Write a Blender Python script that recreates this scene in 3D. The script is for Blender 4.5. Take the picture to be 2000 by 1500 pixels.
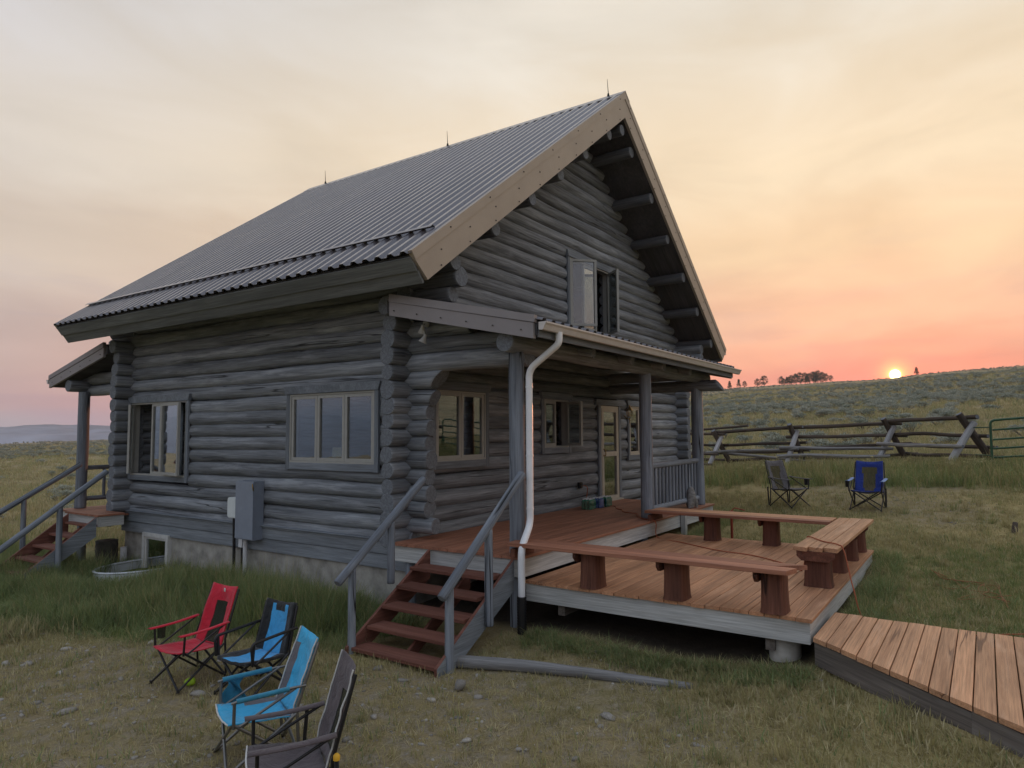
import bpy, math, random
import numpy as np
from mathutils import Vector, Matrix, noise as mnoise

for o in list(bpy.data.objects): bpy.data.objects.remove(o)
SC = bpy.context.scene
COL = SC.collection
R = math.radians
rnd = random.Random(7)
nrnd = np.random.default_rng(11)

# ------------------------------------------------------------------ camera
cam_d = bpy.data.cameras.new('camera'); cam = bpy.data.objects.new('camera', cam_d); COL.objects.link(cam)
CAM = Vector((-7.2945, -6.7416, 1.4827))
yaw, pitch, roll = R(34.20), R(4.06), R(-0.35)
fw = Vector((math.cos(pitch)*math.cos(yaw), math.cos(pitch)*math.sin(yaw), math.sin(pitch)))
rt = Vector((math.sin(yaw), -math.cos(yaw), 0)); up = rt.cross(fw)
rt, up = rt*math.cos(roll)+up*math.sin(roll), up*math.cos(roll)-rt*math.sin(roll)
m3 = Matrix((rt, up, -fw)).transposed()
cam.matrix_world = Matrix.Translation(CAM) @ m3.to_4x4()
cam_d.sensor_width = 36.0; cam_d.lens = 36.0*1342.1/2000.0
cam_d.clip_start = 0.05; cam_d.clip_end = 20000
SC.camera = cam

# ------------------------------------------------------------------ sky, sun, exposure
SUN_AZ, SUN_EL = R(4.98), R(4.06)
SD = Vector((math.cos(SUN_EL)*math.cos(SUN_AZ), math.cos(SUN_EL)*math.sin(SUN_AZ), math.sin(SUN_EL)))
world = bpy.data.worlds.new('World'); SC.world = world; world.use_nodes = True
def build_world():
    nt = world.node_tree; N = nt.nodes; L = nt.links; N.clear()
    def nd(t, **k):
        n = N.new(t)
        for a, b in k.items(): setattr(n, a, b)
        return n
    def math_(op, a, b=None, clamp=False):
        n = nd('ShaderNodeMath', operation=op, use_clamp=clamp)
        for i, v in enumerate((a, b)):
            if v is None: continue
            if isinstance(v, (int, float)): n.inputs[i].default_value = v
            else: L.new(v, n.inputs[i])
        return n.outputs[0]
    def ramp(fac, stops):
        n = nd('ShaderNodeValToRGB'); n.color_ramp.interpolation = 'EASE'
        e = n.color_ramp.elements
        while len(e) < len(stops): e.new(0.5)
        for i, (p, c) in enumerate(stops): e[i].position = p; e[i].color = (*c, 1)
        L.new(fac, n.inputs[0]); return n.outputs[0]
    def mix(fac, a, b, mode='MIX'):
        n = nd('ShaderNodeMix', data_type='RGBA', blend_type=mode)
        for s, v in ((n.inputs[0], fac), (n.inputs[6], a), (n.inputs[7], b)):
            if isinstance(v, (int, float)): s.default_value = v
            elif isinstance(v, tuple): s.default_value = (*v, 1)
            else: L.new(v, s)
        return n.outputs[2]
    tc = nd('ShaderNodeTexCoord'); sep = nd('ShaderNodeSeparateXYZ'); L.new(tc.outputs['Generated'], sep.inputs[0])
    dot = nd('ShaderNodeVectorMath', operation='DOT_PRODUCT'); L.new(tc.outputs['Generated'], dot.inputs[0]); dot.inputs[1].default_value = SD
    d = dot.outputs['Value']
    # smoke wisps bend the elevation used for the colours
    mp = nd('ShaderNodeMapping'); mp.inputs['Rotation'].default_value = (0.25, 0.5, 0.3); mp.inputs['Scale'].default_value = (1.0, 1.6, 5.0)
    L.new(tc.outputs['Generated'], mp.inputs[0])
    nz = nd('ShaderNodeTexNoise'); nz.inputs['Scale'].default_value = 2.2; nz.inputs['Detail'].default_value = 7; nz.inputs['Roughness'].default_value = 0.52; nz.inputs['Distortion'].default_value = 0.6
    L.new(mp.outputs[0], nz.inputs['Vector'])
    wis = math_('SUBTRACT', nz.outputs['Fac'], 0.5)
    z = math_('ADD', sep.outputs['Z'], math_('MULTIPLY', wis, math_('ADD', 0.03, math_('MULTIPLY', sep.outputs['Z'], 0.42))))
    zz = math_('MAXIMUM', z, 0.0)
    A = ramp(zz, [(0.0, (.34, .40, .47)), (.016, (.42, .43, .47)), (.04, (.60, .43, .40)), (.09, (.62, .46, .39)), (.22, (.71, .60, .49)), (.36, (.69, .63, .56)), (.55, (.61, .60, .62)), (1.0, (.56, .64, .78))])
    B = ramp(zz, [(0.0, (.85, .27, .21)), (.07, (.87, .34, .24)), (.10, (.88, .42, .28)), (.15, (.89, .53, .34)), (.24, (.91, .66, .40)), (.36, (.90, .73, .49)), (.55, (.80, .73, .60)), (1.0, (.56, .64, .78))])
    mr = nd('ShaderNodeMapRange', interpolation_type='SMOOTHSTEP'); L.new(d, mr.inputs[0]); mr.inputs[1].default_value = 0.22; mr.inputs[2].default_value = 0.98
    base = mix(mr.outputs[0], A, B)
    Cc = ramp(zz, [(0.0, (.30, .33, .42)), (.02, (.40, .40, .46)), (.07, (.62, .47, .46)), (.15, (.60, .53, .53)), (.30, (.54, .56, .62)), (.6, (.54, .60, .70)), (1.0, (.56, .64, .78))])
    mr2 = nd('ShaderNodeMapRange', interpolation_type='SMOOTHSTEP'); L.new(d, mr2.inputs[0]); mr2.inputs[1].default_value = 0.30; mr2.inputs[2].default_value = -.35
    base = mix(mr2.outputs[0], base, Cc)
    sm = nd('ShaderNodeTexNoise'); sm.inputs['Scale'].default_value = 3.1; sm.inputs['Detail'].default_value = 5; sm.inputs['Distortion'].default_value = .4
    mp2 = nd('ShaderNodeMapping'); mp2.inputs['Rotation'].default_value = (0.1, 0.35, 0.0); mp2.inputs['Scale'].default_value = (.9, 1.3, 9.0); L.new(tc.outputs['Generated'], mp2.inputs[0]); L.new(mp2.outputs[0], sm.inputs['Vector'])
    smf = nd('ShaderNodeMapRange', interpolation_type='SMOOTHSTEP'); L.new(sm.outputs['Fac'], smf.inputs[0]); smf.inputs[1].default_value = .50; smf.inputs[2].default_value = .70
    low = nd('ShaderNodeMapRange', interpolation_type='SMOOTHSTEP'); L.new(zz, low.inputs[0]); low.inputs[1].default_value = .34; low.inputs[2].default_value = .08
    base = mix(math_('MULTIPLY', math_('MULTIPLY', smf.outputs[0], low.outputs[0]), .55), base, mix(1.0, base, (.80, .82, .98), 'MULTIPLY'))
    br = math_('ADD', 1.0, math_('MULTIPLY', wis, 0.55))
    cb = nd('ShaderNodeCombineColor'); 
    for i in range(3): L.new(br, cb.inputs[i])
    base = mix(1.0, base, cb.outputs[0], 'MULTIPLY')
    dp = math_('MAXIMUM', d, 0.0)
    def glow(n_, col, b):
        f = math_('POWER', dp, n_)
        return mix(f, b, mix(1.0, b, col, 'ADD')) 
    base = glow(60.0, (.05, -.04, -.02), base)
    base = glow(260.0, (.16, -.10, -.05), base)
    base = glow(1300.0, (.45, -.06, -.06), base)
    base = glow(9000.0, (.9, .45, .08), base)
    base = glow(60000.0, (2.5, 1.5, .3), base)
    disc = nd('ShaderNodeMapRange', interpolation_type='SMOOTHSTEP'); L.new(d, disc.inputs[0]); disc.inputs[1].default_value = math.cos(R(.40)); disc.inputs[2].default_value = math.cos(R(.30))
    base = mix(disc.outputs[0], base, (10.0, 7.5, 2.6))
    sky = nd('ShaderNodeTexSky', sky_type='NISHITA'); sky.sun_disc = False
    sky.sun_elevation = SUN_EL; sky.sun_rotation = math.pi/2 - SUN_AZ; sky.dust_density = 6.0; sky.air_density = 1.4
    b1 = nd('ShaderNodeBackground'); b1.inputs[1].default_value = 0.96; L.new(base, b1.inputs[0])
    b2 = nd('ShaderNodeBackground'); b2.inputs[1].default_value = 0.05; L.new(mix(1.0, sky.outputs[0], (.10, .10, .11), 'MULTIPLY'), b2.inputs[0])
    ad = nd('ShaderNodeAddShader'); L.new(b1.outputs[0], ad.inputs[0]); L.new(b2.outputs[0], ad.inputs[1])
    out = nd('ShaderNodeOutputWorld'); L.new(ad.outputs[0], out.inputs[0])
build_world()
world.cycles.sampling_method = 'MANUAL'; world.cycles.sample_map_resolution = 1024
sun_d = bpy.data.lights.new('sun', 'SUN'); sun = bpy.data.objects.new('sun', sun_d); COL.objects.link(sun)
sun_d.energy = 2.0; sun_d.color = (1.0, .36, .16); sun_d.angle = R(.6)
sun.rotation_euler = (-SD).to_track_quat('-Z', 'Y').to_euler(); sun.location = SD*300
SC.view_settings.view_transform = 'Standard'; SC.view_settings.look = 'None'
SC.view_settings.exposure = 0.15; SC.view_settings.gamma = 1.0; SC.view_settings.use_curve_mapping = False
SC.cycles.use_denoising = True
SC.cycles.max_bounces = 8; SC.cycles.diffuse_bounces = 3; SC.cycles.glossy_bounces = 4; SC.cycles.transparent_max_bounces = 24
SC.cycles.transmission_bounces = 4; SC.cycles.volume_bounces = 0; SC.cycles.caustics_reflective = False; SC.cycles.caustics_refractive = False
SC.cycles.sample_clamp_indirect = 6.0

# ------------------------------------------------------------------ materials
MAT = {}
class NT:
    def __init__(s, name, rough=.8, spec=.3, metal=0.0):
        s.m = bpy.data.materials.new(name); s.m.use_nodes = True; s.t = s.m.node_tree
        s.N = s.t.nodes; s.L = s.t.links
        s.b = s.N['Principled BSDF']; s.b.inputs['Roughness'].default_value = rough
        s.b.inputs['Specular IOR Level'].default_value = spec; s.b.inputs['Metallic'].default_value = metal
        MAT[name] = s.m
    def nd(s, t, **k):
        n = s.N.new(t)
        for a, b in k.items(): setattr(n, a, b)
        return n
    def put(s, sock, v):
        if isinstance(v, (int, float)): sock.default_value = v
        elif isinstance(v, tuple): sock.default_value = (*v, 1) if len(sock.default_value) == 4 else v
        else: s.L.new(v, sock)
    def math(s, op, a, b=0.0, clamp=False):
        n = s.nd('ShaderNodeMath', operation=op, use_clamp=clamp); s.put(n.inputs[0], a); s.put(n.inputs[1], b); return n.outputs[0]
    def coord(s, scale=(1, 1, 1), kind='Object', rand=True):
        tc = s.nd('ShaderNodeTexCoord'); v = tc.outputs[kind]
        if rand:
            oi = s.nd('ShaderNodeObjectInfo'); mu = s.nd('ShaderNodeMath', operation='MULTIPLY'); s.L.new(oi.outputs['Random'], mu.inputs[0]); mu.inputs[1].default_value = 97.0
            ad = s.nd('ShaderNodeVectorMath', operation='ADD'); s.L.new(v, ad.inputs[0]); s.L.new(mu.outputs[0], ad.inputs[1]); v = ad.outputs[0]
        ml = s.nd('ShaderNodeVectorMath', operation='MULTIPLY'); s.L.new(v, ml.inputs[0]); ml.inputs[1].default_value = scale
        return ml.outputs[0]
    def noise(s, v, scale, detail=4, rough=.55, dist=0.0):
        n = s.nd('ShaderNodeTexNoise'); s.L.new(v, n.inputs['Vector']); n.inputs['Scale'].default_value = scale
        n.inputs['Detail'].default_value = detail; n.inputs['Roughness'].default_value = rough; n.inputs['Distortion'].default_value = dist
        return n.outputs['Fac']
    def ramp(s, fac, stops, interp='LINEAR'):
        n = s.nd('ShaderNodeValToRGB'); n.color_ramp.interpolation = interp; e = n.color_ramp.elements
        while len(e) < len(stops): e.new(.5)
        for i, (p, c) in enumerate(stops):
            e[i].position = p; e[i].color = (*c, 1) if isinstance(c, tuple) else (c, c, c, 1)
        s.L.new(fac, n.inputs[0]); return n.outputs[0]
    def mix(s, fac, a, b, mode='MIX'):
        n = s.nd('ShaderNodeMix', data_type='RGBA', blend_type=mode); s.put(n.inputs[0], fac); s.put(n.inputs[6], a); s.put(n.inputs[7], b); return n.outputs[2]
    def col(s, c): s.put(s.b.inputs['Base Color'], c)
    def bump(s, h, strength=.4, dist=.01):
        n = s.nd('ShaderNodeBump'); n.inputs['Strength'].default_value = strength; n.inputs['Distance'].default_value = dist
        s.L.new(h, n.inputs['Height']); s.L.new(n.outputs[0], s.b.inputs['Normal'])
    def rand(s): return s.nd('ShaderNodeObjectInfo').outputs['Random']

def mul(c, k): return tuple(x*k for x in c)

def wood(name, light, dark, crack=.0, crackc=None, rough=.82, gl=.7, gs=22.0, var=.35, bump=.5, wear=None, spec=.25):
    """grain along local X"""
    t = NT(name, rough, spec)
    v = t.coord((gl, gs, gs)); g = t.noise(v, 1.0, 6, .6, .12)
    v2 = t.coord((.25, 1.6, 1.6)); big = t.noise(v2, 2.2, 3, .6)
    c = t.ramp(g, [(.28, dark), (.72, light)])
    fine = t.noise(t.coord((gl*3, gs*4, gs*4)), 1.0, 3, .6); c = t.mix(1.0, c, t.ramp(fine, [(.3, .72), (.7, 1.22)]), 'MULTIPLY')
    c = t.mix(.55, c, t.mix(1.0, c, t.ramp(big, [(.3, .55), (.7, 1.3)]), 'MULTIPLY'))
    if wear:
        v3 = t.coord((.5, 4, 4)); w = t.noise(v3, 1.6, 5, .65)
        c = t.mix(t.ramp(w, [(.54, 0.0), (.72, .75)]), c, wear)
    rv = t.ramp(t.rand(), [(0.0, 1-var), (1.0, 1+var)])
    c = t.mix(1.0, c, rv, 'MULTIPLY')
    h = g
    if crack:
        vc = t.coord((.16, 5.0, 5.0)); nn = t.noise(vc, 1.0, 3, .5, .15)
        ab = t.math('ABSOLUTE', t.math('SUBTRACT', nn, .5))
        gate = t.noise(t.coord((.30, 2.2, 2.2)), 1.0, 2)
        line = t.math('MULTIPLY', t.ramp(ab, [(.0, 1.0), (.004, 1.0), (.011, 0.0)]), t.ramp(gate, [(.54, 0.0), (.60, 1.0)]))
        line = t.math('MULTIPLY', line, crack)
        c = t.mix(line, c, crackc or mul(dark, .3))
        h = t.math('SUBTRACT', g, t.math('MULTIPLY', line, 1.6))
    t.col(c); t.bump(h, bump, .012)
    return t

wood('log', (.305, .327, .352), (.125, .135, .149), crack=.8, crackc=(.030, .031, .033), gs=15, var=.22, wear=(.40, .425, .455), bump=1.0)
wood('purlin', (.135, .143, .155), (.070, .075, .083), crack=.6, crackc=(.02, .02, .02), gs=15, var=.1, bump=.6)  # log stain, less weathered, with the soffit's shade put into its colour
wood('log_warm', (.145, .138, .130), (.070, .064, .060), crack=.9, crackc=(.012, .011, .010), gs=16, var=.22, wear=(.19, .18, .17), bump=.7)
wood('post', (.255, .285, .325), (.140, .156, .182), crack=1.0, crackc=(.015, .015, .016), gs=18, var=.12, wear=(.34, .375, .415), bump=.6)
wood('trim', (.225, .25, .28), (.15, .168, .19), gs=30, var=.10, bump=.25, wear=(.28, .31, .34))
wood('skirt', (.27, .298, .325), (.19, .21, .232), gs=26, var=.10, bump=.25, wear=(.33, .36, .385))
wood('fascia', (.195, .208, .208), (.130, .142, .144), gs=24, var=.06, bump=.2)
wood('deck_fascia', (.56, .57, .555), (.42, .425, .415), gs=20, var=.08, bump=.25, wear=(.33, .32, .29))
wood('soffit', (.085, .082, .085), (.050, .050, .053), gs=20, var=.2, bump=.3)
wood('deck_red', (.36, .158, .094), (.25, .102, .060), gs=30, var=.16, bump=.35, wear=(.46, .21, .13), rough=.62, spec=.4, crack=.25, crackc=(.05, .02, .012))
wood('deck_tan', (.56, .285, .150), (.40, .185, .095), gs=26, var=.16, bump=.45, wear=(.64, .36, .21), rough=.62, spec=.4, crack=.5, crackc=(.05, .022, .014))
wood('walk', (.62, .345, .190), (.45, .230, .122), gs=24, var=.14, bump=.6, wear=(.66, .41, .26), rough=.65, spec=.4, crack=.6, crackc=(.06, .03, .02))
wood('stair_red', (.225, .094, .066), (.150, .060, .042), gs=26, var=.10, bump=.3, wear=(.29, .135, .10), rough=.7)
wood('stump_red', (.19, .078, .05), (.10, .040, .026), gs=16, var=.15, bump=.5, crack=.9, crackc=(.02, .008, .006), rough=.75)
wood('grey_wood', (.34, .335, .33), (.15, .145, .14), crack=1.0, crackc=(.03, .028, .026), gs=18, var=.15, bump=.8, rough=.9)
wood('fence_dark', (.135, .108, .088), (.060, .047, .038), crack=.6, gs=14, var=.25, bump=.8, rough=.9)
wood('fence_grey', (.48, .48, .49), (.30, .30, .31), crack=.7, crackc=(.05, .05, .05), gs=14, var=.15, bump=.6, rough=.9)
wood('walk_side', (.19, .165, .145), (.09, .078, .068), gs=14, var=.12, bump=.5, wear=(.25, .23, .21))
wood('bark', (.09, .065, .045), (.04, .03, .022), gs=10, bump=.8)

def endgrain(name, light, dark):
    t = NT(name, .88, .2)
    tc = t.nd('ShaderNodeTexCoord'); sp = t.nd('ShaderNodeSeparateXYZ'); t.L.new(tc.outputs['Object'], sp.inputs[0])
    rr = t.math('SQRT', t.math('ADD', t.math('POWER', sp.outputs['Y'], 2.0), t.math('POWER', sp.outputs['Z'], 2.0)))
    n1 = t.noise(t.coord((1, 1, 1)), 30, 3)
    rings = t.math('SINE', t.math('ADD', t.math('MULTIPLY', rr, 420.0), t.math('MULTIPLY', n1, 6.0)))
    ang = t.math('ARCTAN2', sp.outputs['Y'], sp.outputs['Z'])
    spokes = t.math('SINE', t.math('ADD', t.math('MULTIPLY', ang, 5.0), t.math('MULTIPLY', t.rand(), 40.0)))
    c = t.ramp(t.math('ADD', t.math('MULTIPLY', rings, .22), n1), [(.2, dark), (.8, light)])
    sp1 = t.ramp(spokes, [(.982, 0.0), (1.0, .85)])
    c = t.mix(t.math('MULTIPLY', sp1, t.ramp(n1, [(.35, 0.0), (.6, 1.0)])), c, mul(dark, .25))
    t.col(c); t.bump(rings, .15, .004)
endgrain('log_end', (.235, .255, .28), (.105, .115, .13))
endgrain('red_end', (.20, .08, .05), (.10, .04, .025))

def flat(name, c, rough=.6, spec=.4, metal=0.0, var=.0, noisy=.12, nscale=8, bump=0.0):
    t = NT(name, rough, spec, metal)
    n = t.noise(t.coord((1, 1, 1)), nscale, 4)
    cc = t.mix(1.0, c, t.ramp(n, [(.3, 1-noisy), (.7, 1+noisy)]), 'MULTIPLY')
    if var: cc = t.mix(1.0, cc, t.ramp(t.rand(), [(0, 1-var), (1, 1+var)]), 'MULTIPLY')
    t.col(cc)
    if bump: t.bump(n, bump, .01)
    return t
t = NT('roof_metal', .26, .6, 0.0)
n = t.noise(t.coord((.35, 3.5, 3.5)), 1.5, 5, .6); n2_ = t.noise(t.coord((1, 1, 1)), 1.2, 4)
t.col(t.mix(1.0, t.mix(n2_, (.105, .096, .106), (.140, .130, .142)), t.ramp(n, [(.3, .82), (.7, 1.15)]), 'MULTIPLY'))
t.L.new(t.ramp(n2_, [(.3, .22), (.7, .36)]), t.b.inputs['Roughness']); t.bump(n2_, .06, .02)
t.b.inputs['Coat Weight'].default_value = .35; t.b.inputs['Coat Roughness'].default_value = .18
flat('barge', (.37, .315, .26), .5, .5, .15, noisy=.07, nscale=2)
flat('barge_grey', (.26, .24, .24), .5, .5, .15, noisy=.07, nscale=2)
flat('gutter', (.58, .55, .52), .42, .5, .0, noisy=.05)
flat('white_metal', (.82, .84, .86), .45, .5, 0, noisy=.05)
flat('screw', (.05, .045, .04), .5)
flat('concrete', (.36, .345, .31), .95, .2, noisy=.3, nscale=5, bump=.4)
flat('window_frame', (.36, .36, .335), .5, .4, noisy=.06)
flat('door_frame', (.47, .43, .36), .5, .4, noisy=.06)
flat('white_paint', (.58, .58, .56), .6, .3)
flat('dark', (.012, .012, .012), .9, .1)
flat('black_plastic', (.014, .014, .015), .45, .4)
flat('elec_box', (.25, .285, .345), .5, .4, .1, noisy=.06)
flat('router', (.68, .73, .73), .5, .4, noisy=.05)
flat('pvc', (.62, .63, .64), .5)
flat('galv', (.60, .63, .66), .45, .5, .2, noisy=.2, nscale=6)
flat('chair_steel', (.016, .016, .018), .35, .5, .2)
flat('chair_alu', (.20, .195, .185), .35, .5, .7)
flat('interior', (.12, .085, .055), .9, .2)
flat('curtain', (.30, .33, .38), .9, .1)
flat('paper', (.72, .62, .36), .9, .1)
flat('gate_green', (.030, .090, .045), .45, .4, noisy=.2)
flat('lamp_white', (.55, .56, .55), .4)
flat('brass', (.30, .20, .07), .35, .5, .7)
flat('cord', (.38, .105, .045), .6)
flat('twine', (.33, .16, .075), .9)
flat('hydrant', (.30, .055, .030), .5)
flat('lime', (.36, .55, .03), .6)
flat('yellow', (.75, .42, .03), .5)
flat('wrap_green', (.02, .20, .11), .25, .6, noisy=.3, nscale=30)
flat('wrap_blue', (.03, .12, .38), .25, .6, noisy=.3, nscale=30)
flat('bottle_cap', (.7, .72, .74), .4)
flat('culvert', (.085, .078, .066), .9, noisy=.3)

def fabric(name, c, scale=900, rough=.85, noisy=.14):
    t = NT(name, rough, .25)
    n = t.noise(t.coord((1, 1, 1), rand=False), 9, 5, .6, .8); w = t.noise(t.coord((1, 1, 1), rand=False), scale*.2, 2)
    t.col(t.mix(1.0, c, t.ramp(n, [(.3, 1-noisy), (.7, 1+noisy)]), 'MULTIPLY')); t.bump(t.math('ADD', t.math('MULTIPLY', n, 4.0), t.math('MULTIPLY', w, .15)), .5, .012)
    t.b.inputs['Sheen Weight'].default_value = .2
fabric('red_cloth', (0.546, 0.016, 0.039)); fabric('black_cloth', (0.021, 0.022, 0.023)); fabric('blue_cloth', (0.058, 0.351, 0.676))
fabric('teal_cloth', (0.046, 0.390, 0.650)); fabric('teal_dark', (0.039, 0.221, 0.338)); fabric('grey_cloth', (0.143, 0.130, 0.137)); fabric('brown_cloth', (0.098, 0.078, 0.081))
fabric('royal_cloth', (.022, .045, .24)); fabric('pipe_cloth', (0.585, 0.585, 0.559)); fabric('slate_cloth', (0.111, 0.104, 0.107)); fabric('lightblue_cloth', (0.234, 0.338, 0.585))
t = NT('mesh_cloth', .9, .1); t.col((.03, .034, .030)); 
tr = t.nd('ShaderNodeBsdfTransparent'); mx = t.nd('ShaderNodeMixShader'); mx.inputs[0].default_value = .38
t.L.new(t.b.outputs[0], mx.inputs[1]); t.L.new(tr.outputs[0], mx.inputs[2]); t.L.new(mx.outputs[0], t.N['Material Output'].inputs[0])
t = NT('mesh_tan', .9, .1); t.col((.09, .075, .05)); 
tr = t.nd('ShaderNodeBsdfTransparent'); mx = t.nd('ShaderNodeMixShader'); mx.inputs[0].default_value = .45
t.L.new(t.b.outputs[0], mx.inputs[1]); t.L.new(tr.outputs[0], mx.inputs[2]); t.L.new(mx.outputs[0], t.N['Material Output'].inputs[0])
# window glass: clear pane with a Fresnel reflection
t = NT('glass'); t.N.remove(t.b)
gl = t.nd('ShaderNodeBsdfGlossy'); gl.inputs['Roughness'].default_value = .015; gl.inputs['Color'].default_value = (.95, .97, 1, 1)
tr = t.nd('ShaderNodeBsdfTransparent'); tr.inputs[0].default_value = (.72, .76, .76, 1)
fr = t.nd('ShaderNodeLayerWeight'); fr.inputs[0].default_value = .5
nb = t.nd('ShaderNodeBump'); nb.inputs['Strength'].default_value = .03; nb.inputs['Distance'].default_value = .02; t.L.new(t.noise(t.coord(), 2.5, 2), nb.inputs['Height']); t.L.new(nb.outputs[0], gl.inputs['Normal'])
mx = t.nd('ShaderNodeMixShader'); t.L.new(t.math('ADD', t.math('MULTIPLY', t.math('POWER', fr.outputs['Facing'], 2.0), 1.0), .12, True), mx.inputs[0]); t.L.new(tr.outputs[0], mx.inputs[1]); t.L.new(gl.outputs[0], mx.inputs[2])
t.L.new(mx.outputs[0], t.N['Material Output'].inputs[0])
t = NT('clear_plastic'); t.N.remove(t.b)
gl = t.nd('ShaderNodeBsdfGlossy'); gl.inputs['Roughness'].default_value = .12
tr = t.nd('ShaderNodeBsdfTransparent'); tr.inputs[0].default_value = (.85, .9, .92, 1)
mx = t.nd('ShaderNodeMixShader'); mx.inputs[0].default_value = .22; t.L.new(tr.outputs[0], mx.inputs[1]); t.L.new(gl.outputs[0], mx.inputs[2]); t.L.new(mx.outputs[0], t.N['Material Output'].inputs[0])

def leafmat(name, c1, c2, trans=.35, rough=.7):
    t = NT(name, rough, .2)
    c = t.mix(t.rand(), c1, c2)
    n = t.noise(t.coord((1, 1, 1)), 6, 2)
    c = t.mix(1.0, c, t.ramp(n, [(.3, .75), (.7, 1.25)]), 'MULTIPLY'); t.col(c)
    tl = t.nd('ShaderNodeBsdfTranslucent'); t.L.new(c, tl.inputs[0]); mx = t.nd('ShaderNodeMixShader'); mx.inputs[0].default_value = trans
    t.L.new(t.b.outputs[0], mx.inputs[1]); t.L.new(tl.outputs[0], mx.inputs[2]); t.L.new(mx.outputs[0], t.N['Material Output'].inputs[0])
leafmat('blade_green', (.180, .240, .098), (.275, .325, .142))
leafmat('blade_lawn', (.190, .230, .075), (.285, .305, .110))
leafmat('blade_olive', (.330, .300, .135), (.450, .390, .195))
leafmat('blade_dry', (.39, .335, .19), (.56, .49, .30))
leafmat('blade_gold', (.34, .295, .155), (.46, .39, .22))
leafmat('flower', (.42, .36, .14), (.50, .46, .28))
leafmat('sage', (.295, .325, .265), (.420, .435, .370), .2)
leafmat('sage_twig', (0.144, 0.120, 0.096), (0.192, 0.160, 0.128), 0.05)
leafmat('pine', (0.031, 0.056, 0.028), (0.056, 0.081, 0.039), .15)
flat('stone', (.33, .305, .27), .95, .2, var=.35, noisy=.25, nscale=9, bump=.5)

# ground: cover colours come from the cover masks of the terrain
t = NT('ground', .97, .1)
at = t.nd('ShaderNodeAttribute', attribute_name='cover'); sc3 = t.nd('ShaderNodeSeparateColor'); t.L.new(at.outputs['Color'], sc3.inputs[0])
pc = t.coord((1, 1, 1), rand=False)
n1 = t.noise(pc, .9, 6, .62); n2 = t.noise(pc, 6.0, 5, .65); n3 = t.noise(pc, 38.0, 4, .7); n4 = t.noise(pc, .06, 5, .6)
nn = t.math('ADD', t.math('MULTIPLY', n2, .6), t.math('MULTIPLY', n3, .4))
dirt = t.ramp(nn, [(.33, (0.104, 0.081, 0.056)), (.52, (0.214, 0.177, 0.128)), (.70, (0.367, 0.325, 0.257))])
straw = t.ramp(nn, [(.30, (0.200, 0.164, 0.070)), (.50, (0.398, 0.313, 0.145)), (.72, (0.649, 0.493, 0.270))])
green = t.ramp(nn, [(.30, (0.034, 0.058, 0.015)), (.55, (0.085, 0.136, 0.034)), (.75, (0.153, 0.196, 0.065))])
hill = t.ramp(t.math('ADD', t.math('MULTIPLY', n4, .55), t.math('MULTIPLY', n1, .45)), [(.36, (0.213, 0.199, 0.116)), (.50, (0.305, 0.252, 0.143)), (.64, (0.415, 0.319, 0.182))])
hill = t.mix(1.0, hill, t.ramp(n2, [(.3, .7), (.7, 1.25)]), 'MULTIPLY')
far = t.ramp(n4, [(.35, (0.075, 0.090, 0.068)), (.65, (0.165, 0.150, 0.105))])
c = t.mix(t.ramp(t.math('ADD', n1, t.math('SUBTRACT', n2, .5)), [(.40, 0.0), (.60, 1.0)]), straw, t.mix(.25, straw, green))
c = t.mix(t.math('MULTIPLY', sc3.outputs[2], t.ramp(n2, [(.35, .25), (.6, 1.0)])), c, dirt)
c = t.mix(sc3.outputs[0], c, green)
c = t.mix(sc3.outputs[1], c, hill)
at2 = t.nd('ShaderNodeAttribute', attribute_name='farness'); c = t.mix(at2.outputs['Fac'], c, far)
at3 = t.nd('ShaderNodeAttribute', attribute_name='soil_shade'); c = t.mix(at3.outputs['Fac'], c, t.ramp(nn, [(.3, (.030, .024, .018)), (.7, (.065, .052, .040))]))  # bare earth under the decks, with their shade painted into its colour
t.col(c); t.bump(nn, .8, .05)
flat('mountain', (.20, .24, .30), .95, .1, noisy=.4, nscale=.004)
# ------------------------------------------------------------------ mesh helpers
PM = {}     # world matrix of every parent
def thing(name, label, cat, loc=(0, 0, 0), rotz=0.0, group=None):
    o = bpy.data.objects.new(name, None); COL.objects.link(o); o.empty_display_size = .1
    o.location = loc; o.rotation_euler = (0, 0, rotz)
    PM[o.name] = Matrix.Translation(Vector(loc)) @ Matrix.Rotation(rotz, 4, 'Z')
    return tag(o, label, cat, group)
def tag(o, label=None, cat=None, group=None, kind=None):
    if label: o['label'] = label
    if cat: o['category'] = cat
    if group: o['group'] = group
    if kind: o['kind'] = kind
    return o
def link(name, mesh, parent=None, M=None, local=False):
    """M is the world matrix (or the matrix in the parent's frame if local)"""
    o = bpy.data.objects.new(name, mesh); COL.objects.link(o)
    M = M or Matrix()
    if parent is not None:
        o.parent = parent
        W = PM[parent.name] @ M if local else M
        o.matrix_basis = M if local else PM[parent.name].inverted() @ M
    else:
        W = M; o.matrix_basis = M
    PM[o.name] = W
    return o
def frame_on(p0, p1, upv=(0, 0, 1)):
    p0 = Vector(p0); x = (Vector(p1)-p0).normalized(); u = Vector(upv)
    if abs(x.dot(u)) > .999: u = Vector((0, 1, 0))
    y = u.cross(x).normalized(); z = x.cross(y)
    m = Matrix((x, y, z)).transposed().to_4x4(); m.translation = p0
    return m

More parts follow.
